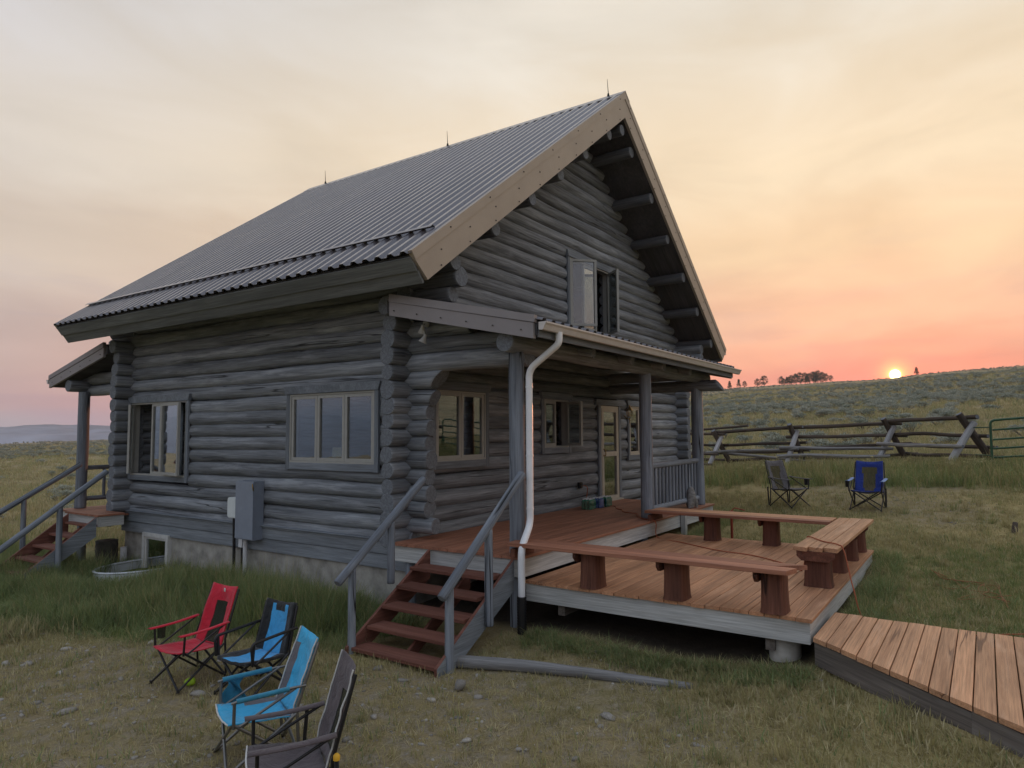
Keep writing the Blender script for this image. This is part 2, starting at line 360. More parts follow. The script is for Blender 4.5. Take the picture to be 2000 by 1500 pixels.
class MB:
    def __init__(s): s.v = []; s.f = []; s.mi = []; s.sm = []
    def add(s, vs, fs, mi=0, sm=False):
        b = len(s.v); s.v += [tuple(v) for v in vs]
        for f in fs: s.f.append(tuple(i+b for i in f)); s.mi.append(mi); s.sm.append(sm)
        return s
    def box(s, a, b, mi=0):
        x0, y0, z0 = [min(p, q) for p, q in zip(a, b)]; x1, y1, z1 = [max(p, q) for p, q in zip(a, b)]
        return s.add([(x0, y0, z0), (x1, y0, z0), (x1, y1, z0), (x0, y1, z0), (x0, y0, z1), (x1, y0, z1), (x1, y1, z1), (x0, y1, z1)],
                     [(0, 3, 2, 1), (4, 5, 6, 7), (0, 1, 5, 4), (1, 2, 6, 5), (2, 3, 7, 6), (3, 0, 4, 7)], mi)
    def hexa(s, c8, mi=0):
        return s.add(c8, [(0, 3, 2, 1), (4, 5, 6, 7), (0, 1, 5, 4), (1, 2, 6, 5), (2, 3, 7, 6), (3, 0, 4, 7)], mi)
    def tube(s, pts, r, n=8, mi=0, caps=True, sm=True):
        pts = [Vector(p) for p in pts]; rs = r if isinstance(r, (list, tuple)) else [r]*len(pts)
        vs = []; prev = None
        for i, p in enumerate(pts):
            d = (pts[min(i+1, len(pts)-1)]-pts[max(i-1, 0)]).normalized()
            if prev is None:
                a = Vector((0, 0, 1)) if abs(d.z) < .9 else Vector((1, 0, 0))
                u = d.cross(a).normalized()
            else:
                u = (prev-d*prev.dot(d)).normalized()
            prev = u; w = d.cross(u)
            for k in range(n):
                t = 2*math.pi*k/n; vs.append(p+(u*math.cos(t)+w*math.sin(t))*rs[i])
        fs = []
        for i in range(len(pts)-1):
            for k in range(n): fs.append((i*n+k, i*n+(k+1) % n, (i+1)*n+(k+1) % n, (i+1)*n+k))
        s.add(vs, fs, mi, sm)
        if caps:
            m = len(pts)-1
            s.add(vs[:n], [tuple(reversed(range(n)))], mi); s.add(vs[m*n:], [tuple(range(n))], mi)
        return s
    def prism(s, poly, axis, a, b, mi=0):
        """poly in the plane across axis; extruded from a to b"""
        def P(p, t): return {'X': (t, p[0], p[1]), 'Y': (p[0], t, p[1]), 'Z': (p[0], p[1], t)}[axis]
        n = len(poly); vs = [P(p, a) for p in poly]+[P(p, b) for p in poly]
        return s.add(vs, [tuple(range(n-1, -1, -1)), tuple(range(n, 2*n))]+[(i, (i+1) % n, n+(i+1) % n, n+i) for i in range(n)], mi)
    def lathe(s, prof, n=16, mi=0, sm=True):
        vs = []; m = len(prof)
        for r, z in prof:
            for k in range(n): t = 2*math.pi*k/n; vs.append((r*math.cos(t), r*math.sin(t), z))
        fs = [(i*n+k, i*n+(k+1) % n, (i+1)*n+(k+1) % n, (i+1)*n+k) for i in range(m-1) for k in range(n)]
        s.add(vs, fs, mi, sm); s.add(vs[:n], [tuple(reversed(range(n)))], mi); s.add(vs[-n:], [tuple(range(n))], mi)
        return s
    def sheet(s, fn, nu, nv, th=.006, mi=0, mif=None):
        """closed thin sheet p = fn(u, v)"""
        P = [[Vector(fn(i/nu, j/nv)) for j in range(nv+1)] for i in range(nu+1)]
        top, bot = [], []
        for i in range(nu+1):
            for j in range(nv+1):
                du = P[min(i+1, nu)][j]-P[max(i-1, 0)][j]; dv = P[i][min(j+1, nv)]-P[i][max(j-1, 0)]
                n = du.cross(dv)
                n = n.normalized() if n.length > 1e-9 else Vector((0, 0, 1))
                top.append(P[i][j]+n*th*.5); bot.append(P[i][j]-n*th*.5)
        K = len(top); ix = lambda i, j: i*(nv+1)+j
        b = len(s.v); s.v += [tuple(q) for q in top+bot]
        def F(f, m): s.f.append(tuple(b+q for q in f)); s.mi.append(m); s.sm.append(True)
        for i in range(nu):
            for j in range(nv):
                m = mif((i+.5)/nu, (j+.5)/nv) if mif else mi
                F((ix(i, j), ix(i+1, j), ix(i+1, j+1), ix(i, j+1)), m)
                F((K+ix(i, j), K+ix(i, j+1), K+ix(i+1, j+1), K+ix(i+1, j)), m)
        edge = [(ix(i, 0), ix(i+1, 0)) for i in range(nu)]+[(ix(nu, j), ix(nu, j+1)) for j in range(nv)]
        edge += [(ix(i+1, nv), ix(i, nv)) for i in range(nu)]+[(ix(0, j+1), ix(0, j)) for j in range(nv)]
        for p, q in edge: F((p, K+p, K+q, q), mi)
        return s
    def mesh(s, name, mats):
        me = bpy.data.meshes.new(name); me.from_pydata(s.v, [], s.f)
        for m in (mats if isinstance(mats, (list, tuple)) else [mats]): me.materials.append(MAT[m])
        me.polygons.foreach_set('material_index', s.mi); me.polygons.foreach_set('use_smooth', s.sm)
        me.update(); return me
    def build(s, name, mats, parent=None, M=None, local=False):
        return link(name, s.mesh(name, mats), parent, M, local)

def plank(name, p0, p1, w, t, mat, parent, upv=(0, 0, 1), ch=.004, local=False, jit=0.0, cut0=0.0, cut1=0.0):
    """box along local X, width along Y, thickness along Z (top face at z=0); cut = skew of the end across the width"""
    L = (Vector(p1)-Vector(p0)).length
    if jit: L += rnd.uniform(-jit, jit)
    h = w/2; prof = [(-h+ch, -t), (h-ch, -t), (h, -t+ch), (h, -ch), (h-ch, 0), (-h+ch, 0), (-h, -ch), (-h, -t+ch)]
    m = MB(); n = 8
    vs = [(cut0*y/w, y, z) for y, z in prof]+[(L+cut1*y/w, y, z) for y, z in prof]
    m.add(vs, [tuple(range(n-1, -1, -1)), tuple(range(n, 2*n))]+[(i, (i+1) % n, n+(i+1) % n, n+i) for i in range(n)])
    M = frame_on(p0, p1, upv)
    if local: return link(name, m.mesh(name, mat), parent, M, True)
    return link(name, m.mesh(name, mat), parent, M)

def logmesh(L, r0, r1, seed, n=16, wob=.010, slant0=0.0, slant1=0.0, mats=('log', 'log_end'), step=.28, knots=True):
    k = max(3, int(L/step)); rr = random.Random(seed); o = seed*3.7
    m = MB(); rings = []
    xs = [0.0, .010]+[.05+(L-.1)*i/k for i in range(k+1)]+[L-.010, L]
    kn = [(rr.uniform(.2, max(.3, L-.2)), rr.uniform(0, 6.28)) for _ in range(int(L*.8))] if knots else []
    for j, x in enumerate(xs):
        r = r0+(r1-r0)*x/max(L, .01)
        r *= 1+.085*mnoise.noise((x*.8+o, o, 0))
        if j in (0, len(xs)-1): r -= .010
        cy = wob*mnoise.noise((x*.5+o, 9, 0))*2; cz = wob*mnoise.noise((x*.5+o, 0, 9))*2
        ring = []
        for q in range(n):
            a = 2*math.pi*q/n
            rad = r*(1+.075*mnoise.noise((x*1.3+o, math.cos(a)*1.2, math.sin(a)*1.2)))
            for kx, ka in kn:
                dd = abs((a-ka+math.pi) % (2*math.pi)-math.pi)*r
                e = (x-kx)**2/.012+dd*dd/.004
                if e < 4: rad += .012*math.exp(-e)
            y, z = cy+rad*math.cos(a), cz+rad*math.sin(a)
            xx = x
            if slant0: xx += slant0*z*max(0, 1-x/(abs(slant0)*r0*3+.05))
            if slant1: xx += slant1*z*max(0, 1-(L-x)/(abs(slant1)*r1*3+.05))
            ring.append((xx, y, z))
        rings.append(ring)
    vs = [p for ri in rings for p in ri]; K = len(rings)
    m.add(vs, [(i*n+q, i*n+(q+1) % n, (i+1)*n+(q+1) % n, (i+1)*n+q) for i in range(K-1) for q in range(n)], 0, True)
    m.add(rings[0], [tuple(reversed(range(n)))], 1); m.add(rings[-1], [tuple(range(n))], 1)
    return m.mesh('log', list(mats))
LOGN = [0]
def log(name, p0, p1, r0, r1=None, parent=None, mats=('log', 'log_end'), upv=(0, 0, 1), **k):
    LOGN[0] += 1; L = (Vector(p1)-Vector(p0)).length
    return link(name, logmesh(L, r0, r1 or r0, LOGN[0], mats=mats, **k), parent, frame_on(p0, p1, upv))

# ------------------------------------------------------------------ terrain
CP = np.array([(-3.5, 0, -.97), (-4, -1.9, -1.0), (-1.8, -1.3, -.99), (-1.35, -1.9, -.99), (-.3, -2.14, -.86), (-.3, -3.3, -.80), (-.2, -5.1, -.73),
 (-1.2, -6.28, -.67), (-1.76, -6.87, -.65), (-.8, -4.46, -.93), (-2.4, -4.4, -.95), (-4.5, -4.5, -.95), (-7, -7, -.85), (-4.5, -8.5, -.62), (-8, -3, -1.05), (-6, 3, -1.25), (-3, 4, -1.14), (-1, 3, -1.05),
 (0, .3, -.97), (0, 5, -1.08), (0, 8, -1.15), (-2.3, 8, -1.12), (-5, 9, -1.35), (-3, 14, -1.45), (-10, 20, -1.6), (3, 20, -1.4), (-14, 5, -1.6), (-14, -6, -1.2),
 (5, 4, -.9), (10.7, 8, -.6), (10.7, 0, -.2), (5.1, -2.14, -.46), (1.5, -2.5, -.72), (4.2, -5.4, -.44), (1.5, -5.5, -.60), (1, -7, -.52), (1.5, -9, -.35), (4.5, -8, -.27),
 (8.1, -4.8, -.10), (7.8, -3.4, -.09), (6.9, -2.2, -.28), (6.5, -7.1, -.15), (14.4, -6.5, .50), (17.8, -4.3, .43), (18.2, -1.3, .32), (19.7, 1.8, .04), (13.4, -10.5, .75),
 (11, -1, -.02), (9, -12, .7), (21, 8, -.1), (15, 14, -.8), (26, -8, 1.2), (26, 0, .9), (10, -20, 1.4), (-4, -16, .3), (-12, -16, -.2)], float)
def tps_fit(P):
    X = P[:, :2]; n = len(P); d = np.linalg.norm(X[:, None]-X[None], axis=2)
    K = np.where(d > 0, d*d*np.log(np.maximum(d, 1e-9)), 0)+np.eye(n)*.6
    A = np.zeros((n+3, n+3)); A[:n, :n] = K; A[:n, n] = 1; A[:n, n+1:] = X; A[n, :n] = 1; A[n+1:, :n] = X.T
    return np.linalg.solve(A, np.r_[P[:, 2], 0, 0, 0])
TW = tps_fit(CP)
AZ = np.array([-180, -150, -120, -90, -60, -40, -20, -2.6, .25, 3.3, 5, 8.6, 15.6, 18.4, 30, 45, 55, 63, 68, 71, 90, 120, 150, 180], float)
EL = np.array([-1.2, -.4, 1.2, 3.6, 5.6, 6.0, 5.2, 4.28, 4.14, 3.98, 3.80, 3.72, 3.44, 3.20, 2.5, 1.1, .1, -.30, -.42, -.56, -1.1, -1.9, -1.9, -1.2])
RC = 400.0
def vnoise(x, y, s, seed=0):
    """cheap smooth value noise, vectorised"""
    def h(i, j): 
        q = np.sin(i*127.1+j*311.7+seed*74.7)*43758.5453; return q-np.floor(q)
    X = x/s; Y = y/s; i = np.floor(X); j = np.floor(Y); u = X-i; v = Y-j; u = u*u*(3-2*u); v = v*v*(3-2*v)
    return (h(i, j)*(1-u)+h(i+1, j)*u)*(1-v)+(h(i, j+1)*(1-u)+h(i+1, j+1)*u)*v-.5
def gz(x, y):
    x = np.asarray(x, float); y = np.asarray(y, float); sh = x.shape; x = x.ravel(); y = y.ravel()
    dx = x-CAM.x; dy = y-CAM.y; r = np.hypot(dx, dy); az = np.degrees(np.arctan2(dy, dx))
    near = np.zeros_like(x)
    sel = r < 90
    if sel.any():
        q = np.hypot(x[sel, None]-CP[None, :, 0], y[sel, None]-CP[None, :, 1]); q = np.where(q > 0, q*q*np.log(np.maximum(q, 1e-9)), 0)
        n = len(CP); near[sel] = q@TW[:n]+TW[n]+TW[n+1]*x[sel]+TW[n+2]*y[sel]
    el = np.interp(az, AZ, EL)
    g = np.clip(1-r/RC, 0, 1)**1.25
    far = 1.48+r*np.tan(np.radians(el))-2.75*g
    over = np.maximum(r-RC, 0)
    far = np.where(over > 0, 1.48+RC*np.tan(np.radians(el))-over**1.35*.03-over*.02, far)
    far = np.maximum(far, -120)
    far += np.where(r > 30, 1, 0)*np.clip((r-30)/60, 0, 1)*np.clip((1500-r)/800, 0, 1)*(vnoise(x, y, 45, 1)*1.6*np.clip(1.2-r/RC, .15, 1)+vnoise(x, y, 14, 2)*.5)
    w = np.clip((r-24)/36, 0, 1); w = w*w*(3-2*w)
    z = near*(1-w)+far*w
    z += (vnoise(x, y, 1.3, 3)*.05+vnoise(x, y, .45, 4)*.03)*np.clip(1.2-r/60, 0, 1)
    z += vnoise(x, y, 3.5, 5)*.22*np.clip((r-26)/10, 0, 1)*np.clip(1-r/700, 0, 1)
    return z.reshape(sh)
def gz1(x, y): return float(gz(np.array([x]), np.array([y]))[0])

def seg_dist(x, y, pts):
    d = np.full(np.shape(x), 1e9)
    for (ax, ay), (bx, by) in zip(pts[:-1], pts[1:]):
        t = np.clip(((x-ax)*(bx-ax)+(y-ay)*(by-ay))/((bx-ax)**2+(by-ay)**2), 0, 1)
        d = np.minimum(d, np.hypot(x-ax-t*(bx-ax), y-ay-t*(by-ay)))
    return d
def sst(a, b, x): t = np.clip((x-a)/(b-a), 0, 1); return t*t*(3-2*t)
# cover masks (what grows where)
def m_lush(x, y):
    """tall green grass along the left wall"""
    edge = np.interp(y, [-2.2, -.5, .6, 2, 4, 6, 9, 14, 20], [-1.0, -1.35, -2.05, -2.7, -3.35, -3.6, -3.9, -3.8, -2.5])+vnoise(x, y, 1.1, 8)*.8
    return sst(-.25, .35, x-edge)*sst(1.4, .3, x)*sst(-1.6, .2, y)*sst(18, 11, y)
def m_lawn(x, y):
    a = sst(1.7, .7, seg_dist(x, y, [(.9, -6.5), (2.6, -6.8), (4.0, -7.5), (5.0, -9.5)])/1.0+vnoise(x, y, 1.2, 9)*1.1+vnoise(x, y, .4, 19)*.6)
    return a*.5
def m_meadow(x, y):
    return sst(2.6, 1.2, seg_dist(x, y, [(12.0, 4.5), (13.6, 0.3), (13.0, -3.4), (12.6, -6.6), (11.5, -12)])+vnoise(x, y, 1.5, 10)*1.2)
def m_dirt(x, y):
    a = sst(3.2, 1.0, seg_dist(x, y, [(-5.6, 4.6), (-4.6, 1.6), (-4.2, -.6), (-3.5, -2.2), (-2.6, -3.0)])+vnoise(x, y, .9, 12)*1.6)
    b = sst(1.8, .5, seg_dist(x, y, [(8.0, -6.0), (10, -3.5), (10.5, -6)])+vnoise(x, y, 1.2, 13)*1.5)
    return np.maximum(a*.9, b*.7)*(1-m_lush(x, y))

def build_ground():
    nr, na = 230, 420
    rs = np.r_[0.0, np.geomspace(.6, 7600, nr)]; O = (-3.0, -3.5)
    az = np.linspace(-np.pi, np.pi, na, endpoint=False)
    # finer towards the view
    az = np.sort(np.r_[az, np.radians(np.linspace(-8, 75, 240))]); na = len(az)
    rr, aa = np.meshgrid(rs[1:], az, indexing='ij')
    x = O[0]+rr*np.cos(aa); y = O[1]+rr*np.sin(aa)
    lim = np.minimum(np.where(x > 640, 640/np.maximum(x, 1), 1), np.where(y < -640, -640/np.minimum(y, -1), 1)); x *= lim; y *= lim
    x = np.r_[O[0], x.ravel()]; y = np.r_[O[1], y.ravel()]
    z = gz(x, y)
    me = bpy.data.meshes.new('ground')
    I = 1+np.arange((nr)*na).reshape(nr, na)
    J = np.roll(I, -1, axis=1)
    quads = np.stack([I[:-1], I[1:], J[1:], J[:-1]], -1).reshape(-1, 4)
    tris = np.stack([np.zeros(na, int), I[0], J[0]], -1)
    nv = len(x); me.vertices.add(nv); me.vertices.foreach_set('co', np.stack([x, y, z], -1).astype(np.float32).ravel())
    loops = np.r_[tris.ravel(), quads.ravel()]; me.loops.add(len(loops)); me.loops.foreach_set('vertex_index', loops.astype(np.int32))
    st = np.r_[np.arange(len(tris))*3, len(tris)*3+np.arange(len(quads))*4]
    me.polygons.add(len(st)); me.polygons.foreach_set('loop_start', st.astype(np.int32))
    me.update(calc_edges=True); me.validate()
    me.polygons.foreach_set('use_smooth', np.ones(len(me.polygons), bool))
    r = np.hypot(x-CAM.x, y-CAM.y)
    lush = np.maximum(m_lush(x, y)*.85, np.maximum(m_lawn(x, y)*.7, m_meadow(x, y)*.35)); hill = sst(15, 24, r)*(1-m_meadow(x, y)); dirt = m_dirt(x, y)
    a = me.attributes.new('cover', 'FLOAT_COLOR', 'POINT'); a.data.foreach_set('color', np.stack([lush, hill, dirt, np.ones_like(x)], -1).astype(np.float32).ravel())
    und = sst(-.45, -.1, x)*sst(4.5, 4.1, x)*sst(-5.55, -5.2, y)*sst(.3, 0, y); c0 = me.attributes.new('soil_shade', 'FLOAT', 'POINT'); c0.data.foreach_set('value', und.astype(np.float32))  # mask for the bare earth and painted shade below the decks
    b = me.attributes.new('farness', 'FLOAT', 'POINT'); b.data.foreach_set('value', sst(420, 700, r).astype(np.float32))
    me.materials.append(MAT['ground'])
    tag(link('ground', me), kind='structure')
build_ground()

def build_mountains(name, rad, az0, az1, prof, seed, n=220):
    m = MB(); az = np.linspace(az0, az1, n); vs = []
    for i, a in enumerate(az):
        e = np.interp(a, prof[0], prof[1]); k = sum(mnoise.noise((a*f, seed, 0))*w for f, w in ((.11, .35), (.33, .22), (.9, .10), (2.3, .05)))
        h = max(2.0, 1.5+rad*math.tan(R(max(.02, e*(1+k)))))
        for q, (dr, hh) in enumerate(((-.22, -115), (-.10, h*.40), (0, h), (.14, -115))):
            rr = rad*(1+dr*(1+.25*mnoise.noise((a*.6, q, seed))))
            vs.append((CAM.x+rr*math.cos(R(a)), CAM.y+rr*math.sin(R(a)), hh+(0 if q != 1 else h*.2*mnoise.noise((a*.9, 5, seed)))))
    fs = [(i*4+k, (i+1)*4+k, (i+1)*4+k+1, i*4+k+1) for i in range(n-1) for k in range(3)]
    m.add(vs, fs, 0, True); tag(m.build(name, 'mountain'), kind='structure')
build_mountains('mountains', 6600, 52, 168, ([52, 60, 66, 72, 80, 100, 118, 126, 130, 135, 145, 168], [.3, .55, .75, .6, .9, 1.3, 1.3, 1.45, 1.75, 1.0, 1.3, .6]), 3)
build_mountains('foothills', 4300, 54, 150, ([54, 62, 70, 90, 120, 150], [.12, .16, .10, .3, .5, .3]), 8)
def build_haze():
    m = MB(); m.box((-8200, -660, -135), (660, 8200, 290)); o = m.build('haze', 'dark')
    o.data.materials.clear(); mt = bpy.data.materials.new('haze_air'); mt.use_nodes = True; nt = mt.node_tree; nt.nodes.clear()
    v = nt.nodes.new('ShaderNodeVolumePrincipled'); v.inputs['Color'].default_value = (.62, .80, 1.0, 1); v.inputs['Density'].default_value = HAZE; v.inputs['Anisotropy'].default_value = 0.35
    out = nt.nodes.new('ShaderNodeOutputMaterial'); nt.links.new(v.outputs[0], out.inputs['Volume']); o.data.materials.append(mt)
    tag(o, 'pale blue smoke haze filling the air over the valley', 'haze', kind='stuff')
HAZE = 2.8e-4
build_haze()
# ------------------------------------------------------------------ log cabin
W, D = 10.73, 7.93
XR, ZR, SL = 5.363, 8.45, .737
def ztop(x): return ZR-SL*abs(x-XR)
def zsof(x): return ztop(x)-.503
cab = thing('log_cabin', 'two storey grey log cabin with ribbed metal roof and covered porch', 'cabin', (XR, D/2, -1.0))
def side(s): return (lambda u, d, z: Vector((-d, u, z))) if s == 'L' else (lambda u, d, z: Vector((u, -d, z)))
OUT = {'L': Vector((-1, 0, 0)), 'F': Vector((0, -1, 0))}
open_L = [(.666, 2.608, 1.027, 2.127), (5.641, 7.626, .683, 2.127)]
open_F = [(.567, 1.821, 1.057, 2.139), (3.66, 4.58, 1.20, 2.11), (5.90, 6.90, -.2, 2.10), (7.43, 8.03, .95, 2.08), (4.70, 6.49, 3.60, 5.03)]
def course(s, a, b, z, r, opens, slants=(0, 0), const=.125, swap=None):
    """one log course from a to b, cut at the openings"""
    P = side(s); segs = [(a, b)]
    for u0, u1, z0, z1 in opens:
        if z0-.06 < z < z1+.06:
            new = []
            for p, q in segs:
                if q < u0 or p > u1: new.append((p, q)); continue
                if p < u0-.05: new.append((p, u0-.035+rnd.uniform(-.015, .01)))
                if q > u1+.05: new.append((u1+.035, q))
            segs = new
    fl = rnd.random() < .5; d = rnd.uniform(.006, .014)
    for p, q in segs:
        t0 = r+(d if fl else -d); t1 = r-(d if fl else -d)
        ra = t0+(t1-t0)*(p-a)/(b-a); rb = t0+(t1-t0)*(q-a)/(b-a)
        log('log', P(p, -const, z), P(q, -const, z), ra, rb, cab, slant0=slants[0] if p == a else 0, slant1=slants[1] if q == b else 0, wob=.013)
course('L', -.02, D+.02, -.03, .112, [])
zl = [.177, .419, .631, .867, 1.11, 1.326, 1.557, 1.781, 1.996, 2.247, 2.48, 2.73, 2.97, 3.20, 3.43, 3.66]
st = {.177: -.41, 1.996: -.39, 2.247: -.47, 2.48: -1.98, 2.73: -1.80, 2.97: -1.05, 3.20: -.04, 3.43: -.72, 3.66: -.86}
for z in zl:
    b = D+.31+rnd.uniform(-.02, .03)
    if z in (2.48, 2.73): b = D+1.9
    elif z > 3.3: b = D+.8
    sl = (-.9, 0) if z == 2.247 else ((-.45, 0) if z == 1.996 else (0, 0))
    course('L', st.get(z, -.30+rnd.uniform(-.02, .02)), b, z, .129, open_L, sl)
    log('log', (W-.125, -.30 if z < 3.3 else -.7, z), (W-.125, D+.31, z), .129, .122, cab, step=.8)
zf = [.045, .27, .499, .737, .975, 1.19, 1.424, 1.674, 1.875, 2.091, 2.341, 2.575, 2.811, 3.062, 3.29]
while zf[-1] < 7.6: zf.append(zf[-1]+.232)
for z in zf:
    if z < 3.45:
        a, b = -.31+rnd.uniform(-.02, .025), W+.31
        if z == 3.29: a = -.37
    else:
        a = (z-3.995)/SL-.02 if z > 3.9 else .0; b = W-a
    course('F', a, b, z, .130, open_F)
    log('log', (a, D-.125, z), (b, D-.125, z), .130, .122, cab, step=1.2, knots=False)
# purlins and ridge beam under the overhang
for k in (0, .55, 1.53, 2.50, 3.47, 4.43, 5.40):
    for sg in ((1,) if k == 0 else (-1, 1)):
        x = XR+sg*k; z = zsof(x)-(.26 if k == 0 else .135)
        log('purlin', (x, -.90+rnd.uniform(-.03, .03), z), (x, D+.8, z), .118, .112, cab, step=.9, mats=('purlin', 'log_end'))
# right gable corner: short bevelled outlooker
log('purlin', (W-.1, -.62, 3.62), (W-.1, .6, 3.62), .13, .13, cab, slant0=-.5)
# floor inside, foundation, skirting
m = MB(); m.box((.26, .26, -.06), (W-.26, D-.26, 0)); m.build('interior_floor', 'interior', cab)
m = MB(); m.box((.26, .26, 2.50), (W-.26, D-.26, 2.56)); m.build('interior_ceiling', 'interior', cab)
m = MB(); m.box((.05, .05, -1.6), (W-.05, D-.05, -.10)); m.build('foundation', 'concrete', cab)
plank('sill_board', (-.025, D+.02, -.062), (-.025, -.02, -.062), .055, .10, 'skirt', cab, (-1, 0, 0))
plank('sill_ledge', (.005, D+.02, -.030), (.005, -.02, -.030), .13, .022, 'trim', cab)
plank('skirt_board', (-.012, D+.02, -.170), (-.012, -.02, -.170), .165, .05, 'skirt', cab, (-1, 0, 0))
plank('skirt_board', (.004, D+.02, -.362), (.004, -.02, -.362), .205, .05, 'skirt', cab, (-1, 0, 0))
plank('skirt_board', (-.02, -.012, -.170), (W, -.012, -.170), .165, .05, 'skirt', cab, (0, -1, 0))
plank('skirt_board', (-.02, .004, -.362), (W, .004, -.362), .205, .05, 'skirt', cab, (0, -1, 0))

# --- windows
def ring(m, Pf, a0, a1, z0, z1, w, d0, d1, mi=0):
    """rectangular frame of bar width w in the plane given by Pf(a, d, z)"""
    def bx(p, q, r, s): 
        c = [Pf(p, d0, r), Pf(q, d0, r), Pf(q, d1, r), Pf(p, d1, r), Pf(p, d0, s), Pf(q, d0, s), Pf(q, d1, s), Pf(p, d1, s)]
        m.hexa(c, mi)
    bx(a0, a0+w, z0, z1); bx(a1-w, a1, z0, z1); bx(a0+w, a1-w, z0, z0+w); bx(a0+w, a1-w, z1-w, z1)
def slab(m, Pf, a0, a1, z0, z1, d0, d1, mi=0):
    m.hexa([Pf(a0, d0, z0), Pf(a1, d0, z0), Pf(a1, d1, z0), Pf(a0, d1, z0), Pf(a0, d0, z1), Pf(a1, d0, z1), Pf(a1, d1, z1), Pf(a0, d1, z1)], mi)
def window(s, u0, u1, z0, z1, sashes, trim=.085, head=.13, foot=.115, ear=.03, fm='window_frame', sw=.05, kind='window'):
    P = side(s); m = MB(); ring(m, P, u0, u1, z0, z1, .028, -.13, .022)
    win = m.build(kind, fm, cab)
    for (a, b, hinge, ang) in sashes:
        if ang == 0: Q = lambda p, d, z: P(p, d, z)
        else:
            ca, sa = math.cos(R(ang)), math.sin(R(ang))
            if hinge == 'a': Q = lambda p, d, z, a=a, ca=ca, sa=sa: P(a+(p-a)*ca-d*sa, (p-a)*sa+d*ca+.012, z)
            else: Q = lambda p, d, z, b=b, ca=ca, sa=sa: P(b-(b-p)*ca+d*sa, (b-p)*sa+d*ca+.012, z)
        m = MB(); ring(m, Q, a+.004, b-.004, z0+.03, z1-.03, sw, -.04, .008); m.build('sash', fm, win)
        m = MB(); slab(m, Q, a+sw, b-sw, z0+.03+sw, z1-.03-sw, -.024, -.018); m.build('pane', 'glass', win)
    o = OUT[s]; T = .045
    plank('trim', P(u0-trim/2, .032, z0-foot), P(u0-trim/2, .032, z1+.002), trim, T, 'trim', win, o)
    plank('trim', P(u1+trim/2, .032, z0-foot), P(u1+trim/2, .032, z1+.002), trim, T, 'trim', win, o)
    if foot > .02: plank('sill', P(u0, .026, z0-foot/2), P(u1, .026, z0-foot/2), foot, T, 'trim', win, o)
    m = MB(); e = trim+ear
    pf = [(u0-trim-.004, z1+.004), (u1+trim+.004, z1+.004), (u1+e+.02, z1+head), (u0-e-.02, z1+head)]
    vs = [P(u, .05, z) for u, z in pf]+[P(u, -.02, z) for u, z in pf]
    m.add(vs, [(0, 1, 2, 3), (7, 6, 5, 4), (0, 4, 5, 1), (1, 5, 6, 2), (2, 6, 7, 3), (3, 7, 4, 0)]); m.build('head_trim', 'trim', win)
    return win
a, b = .694, 2.580; t3 = (b-a)/3
window('L', .666, 2.608, 1.027, 2.127, [(a, a+t3, 'a', 0), (a+t3, a+2*t3, 'a', 0), (a+2*t3, b, 'a', 0)])
a, b = 5.669, 7.598
window('L', 5.641, 7.626, .683, 2.127, [(a, a+.86, 'b', 9), (a+.86, a+1.22, 'a', 0), (b-.18, b-.02, 'b', 62)], foot=.10)
window('F', .567, 1.821, 1.057, 2.139, [(.595, 1.194, 'a', 0), (1.194, 1.793, 'a', 0)])
window('F', 3.66, 4.58, 1.20, 2.11, [(3.69, 4.12, 'a', 0), (4.12, 4.55, 'b', 72)], fm='window_frame')
window('F', 7.43, 8.03, .95, 2.08, [(7.46, 8.0, 'a', 0)], fm='door_frame')
window('F', 4.70, 6.49, 3.60, 5.03, [(4.73, 5.29, 'a', 45), (5.30, 5.89, 'a', 0), (5.90, 6.46, 'b', 49)], foot=.10)
# basement window, white frame
P = side('L'); m = MB(); ring(m, P, 6.13, 7.06, -1.25, -.43, .075, -.06, .035); wb = m.build('basement_window', 'white_paint', cab)
m = MB(); ring(m, P, 6.21, 6.98, -1.2, -.505, .045, -.09, .012); m.build('sash', 'white_paint', wb)
m = MB(); slab(m, P, 6.25, 6.94, -1.2, -.55, -.018, -.012); m.build('pane', 'glass', wb)
m = MB(); slab(m, P, 6.2, 7.0, -1.25, -.45, -.045, -.035); m.build('backing', 'dark', wb)
# storm door
P = side('F'); m = MB(); ring(m, P, 5.955, 6.845, -.03, 2.055, .05, -.12, .02); dr = m.build('door', 'door_frame', cab)
m = MB(); ring(m, P, 6.005, 6.795, .02, 2.005, .085, -.03, .03); slab(m, P, 6.09, 6.71, .96, 1.06, -.028, .034); m.build('door_frame', 'door_frame', dr)
for z0, z1 in ((.105, .96), (1.06, 1.92)):
    m = MB(); slab(m, P, 6.09, 6.71, z0, z1, -.006, .0); m.build('pane', 'glass', dr)
m = MB(); m.tube([P(6.06, .03, .98), P(6.06, .075, .98), P(6.06, .085, 1.0), P(6.06, .085, 1.1), P(6.06, .03, 1.12)], .012, 8); m.build('handle', 'brass', dr)
for u in (5.955-.05, 6.845+.05): plank('trim', P(u, .036, -.005), P(u, .036, 2.06), .10, .05, 'trim', dr, OUT['F'])
plank('head_trim', P(5.72, .05, 2.125), P(7.08, .05, 2.125), .125, .06, 'trim', dr, OUT['F'], cut0=.05, cut1=-.05)
plank('threshold', (5.955, -.05, .03), (6.845, -.05, .03), .14, .03, 'door_frame', dr)

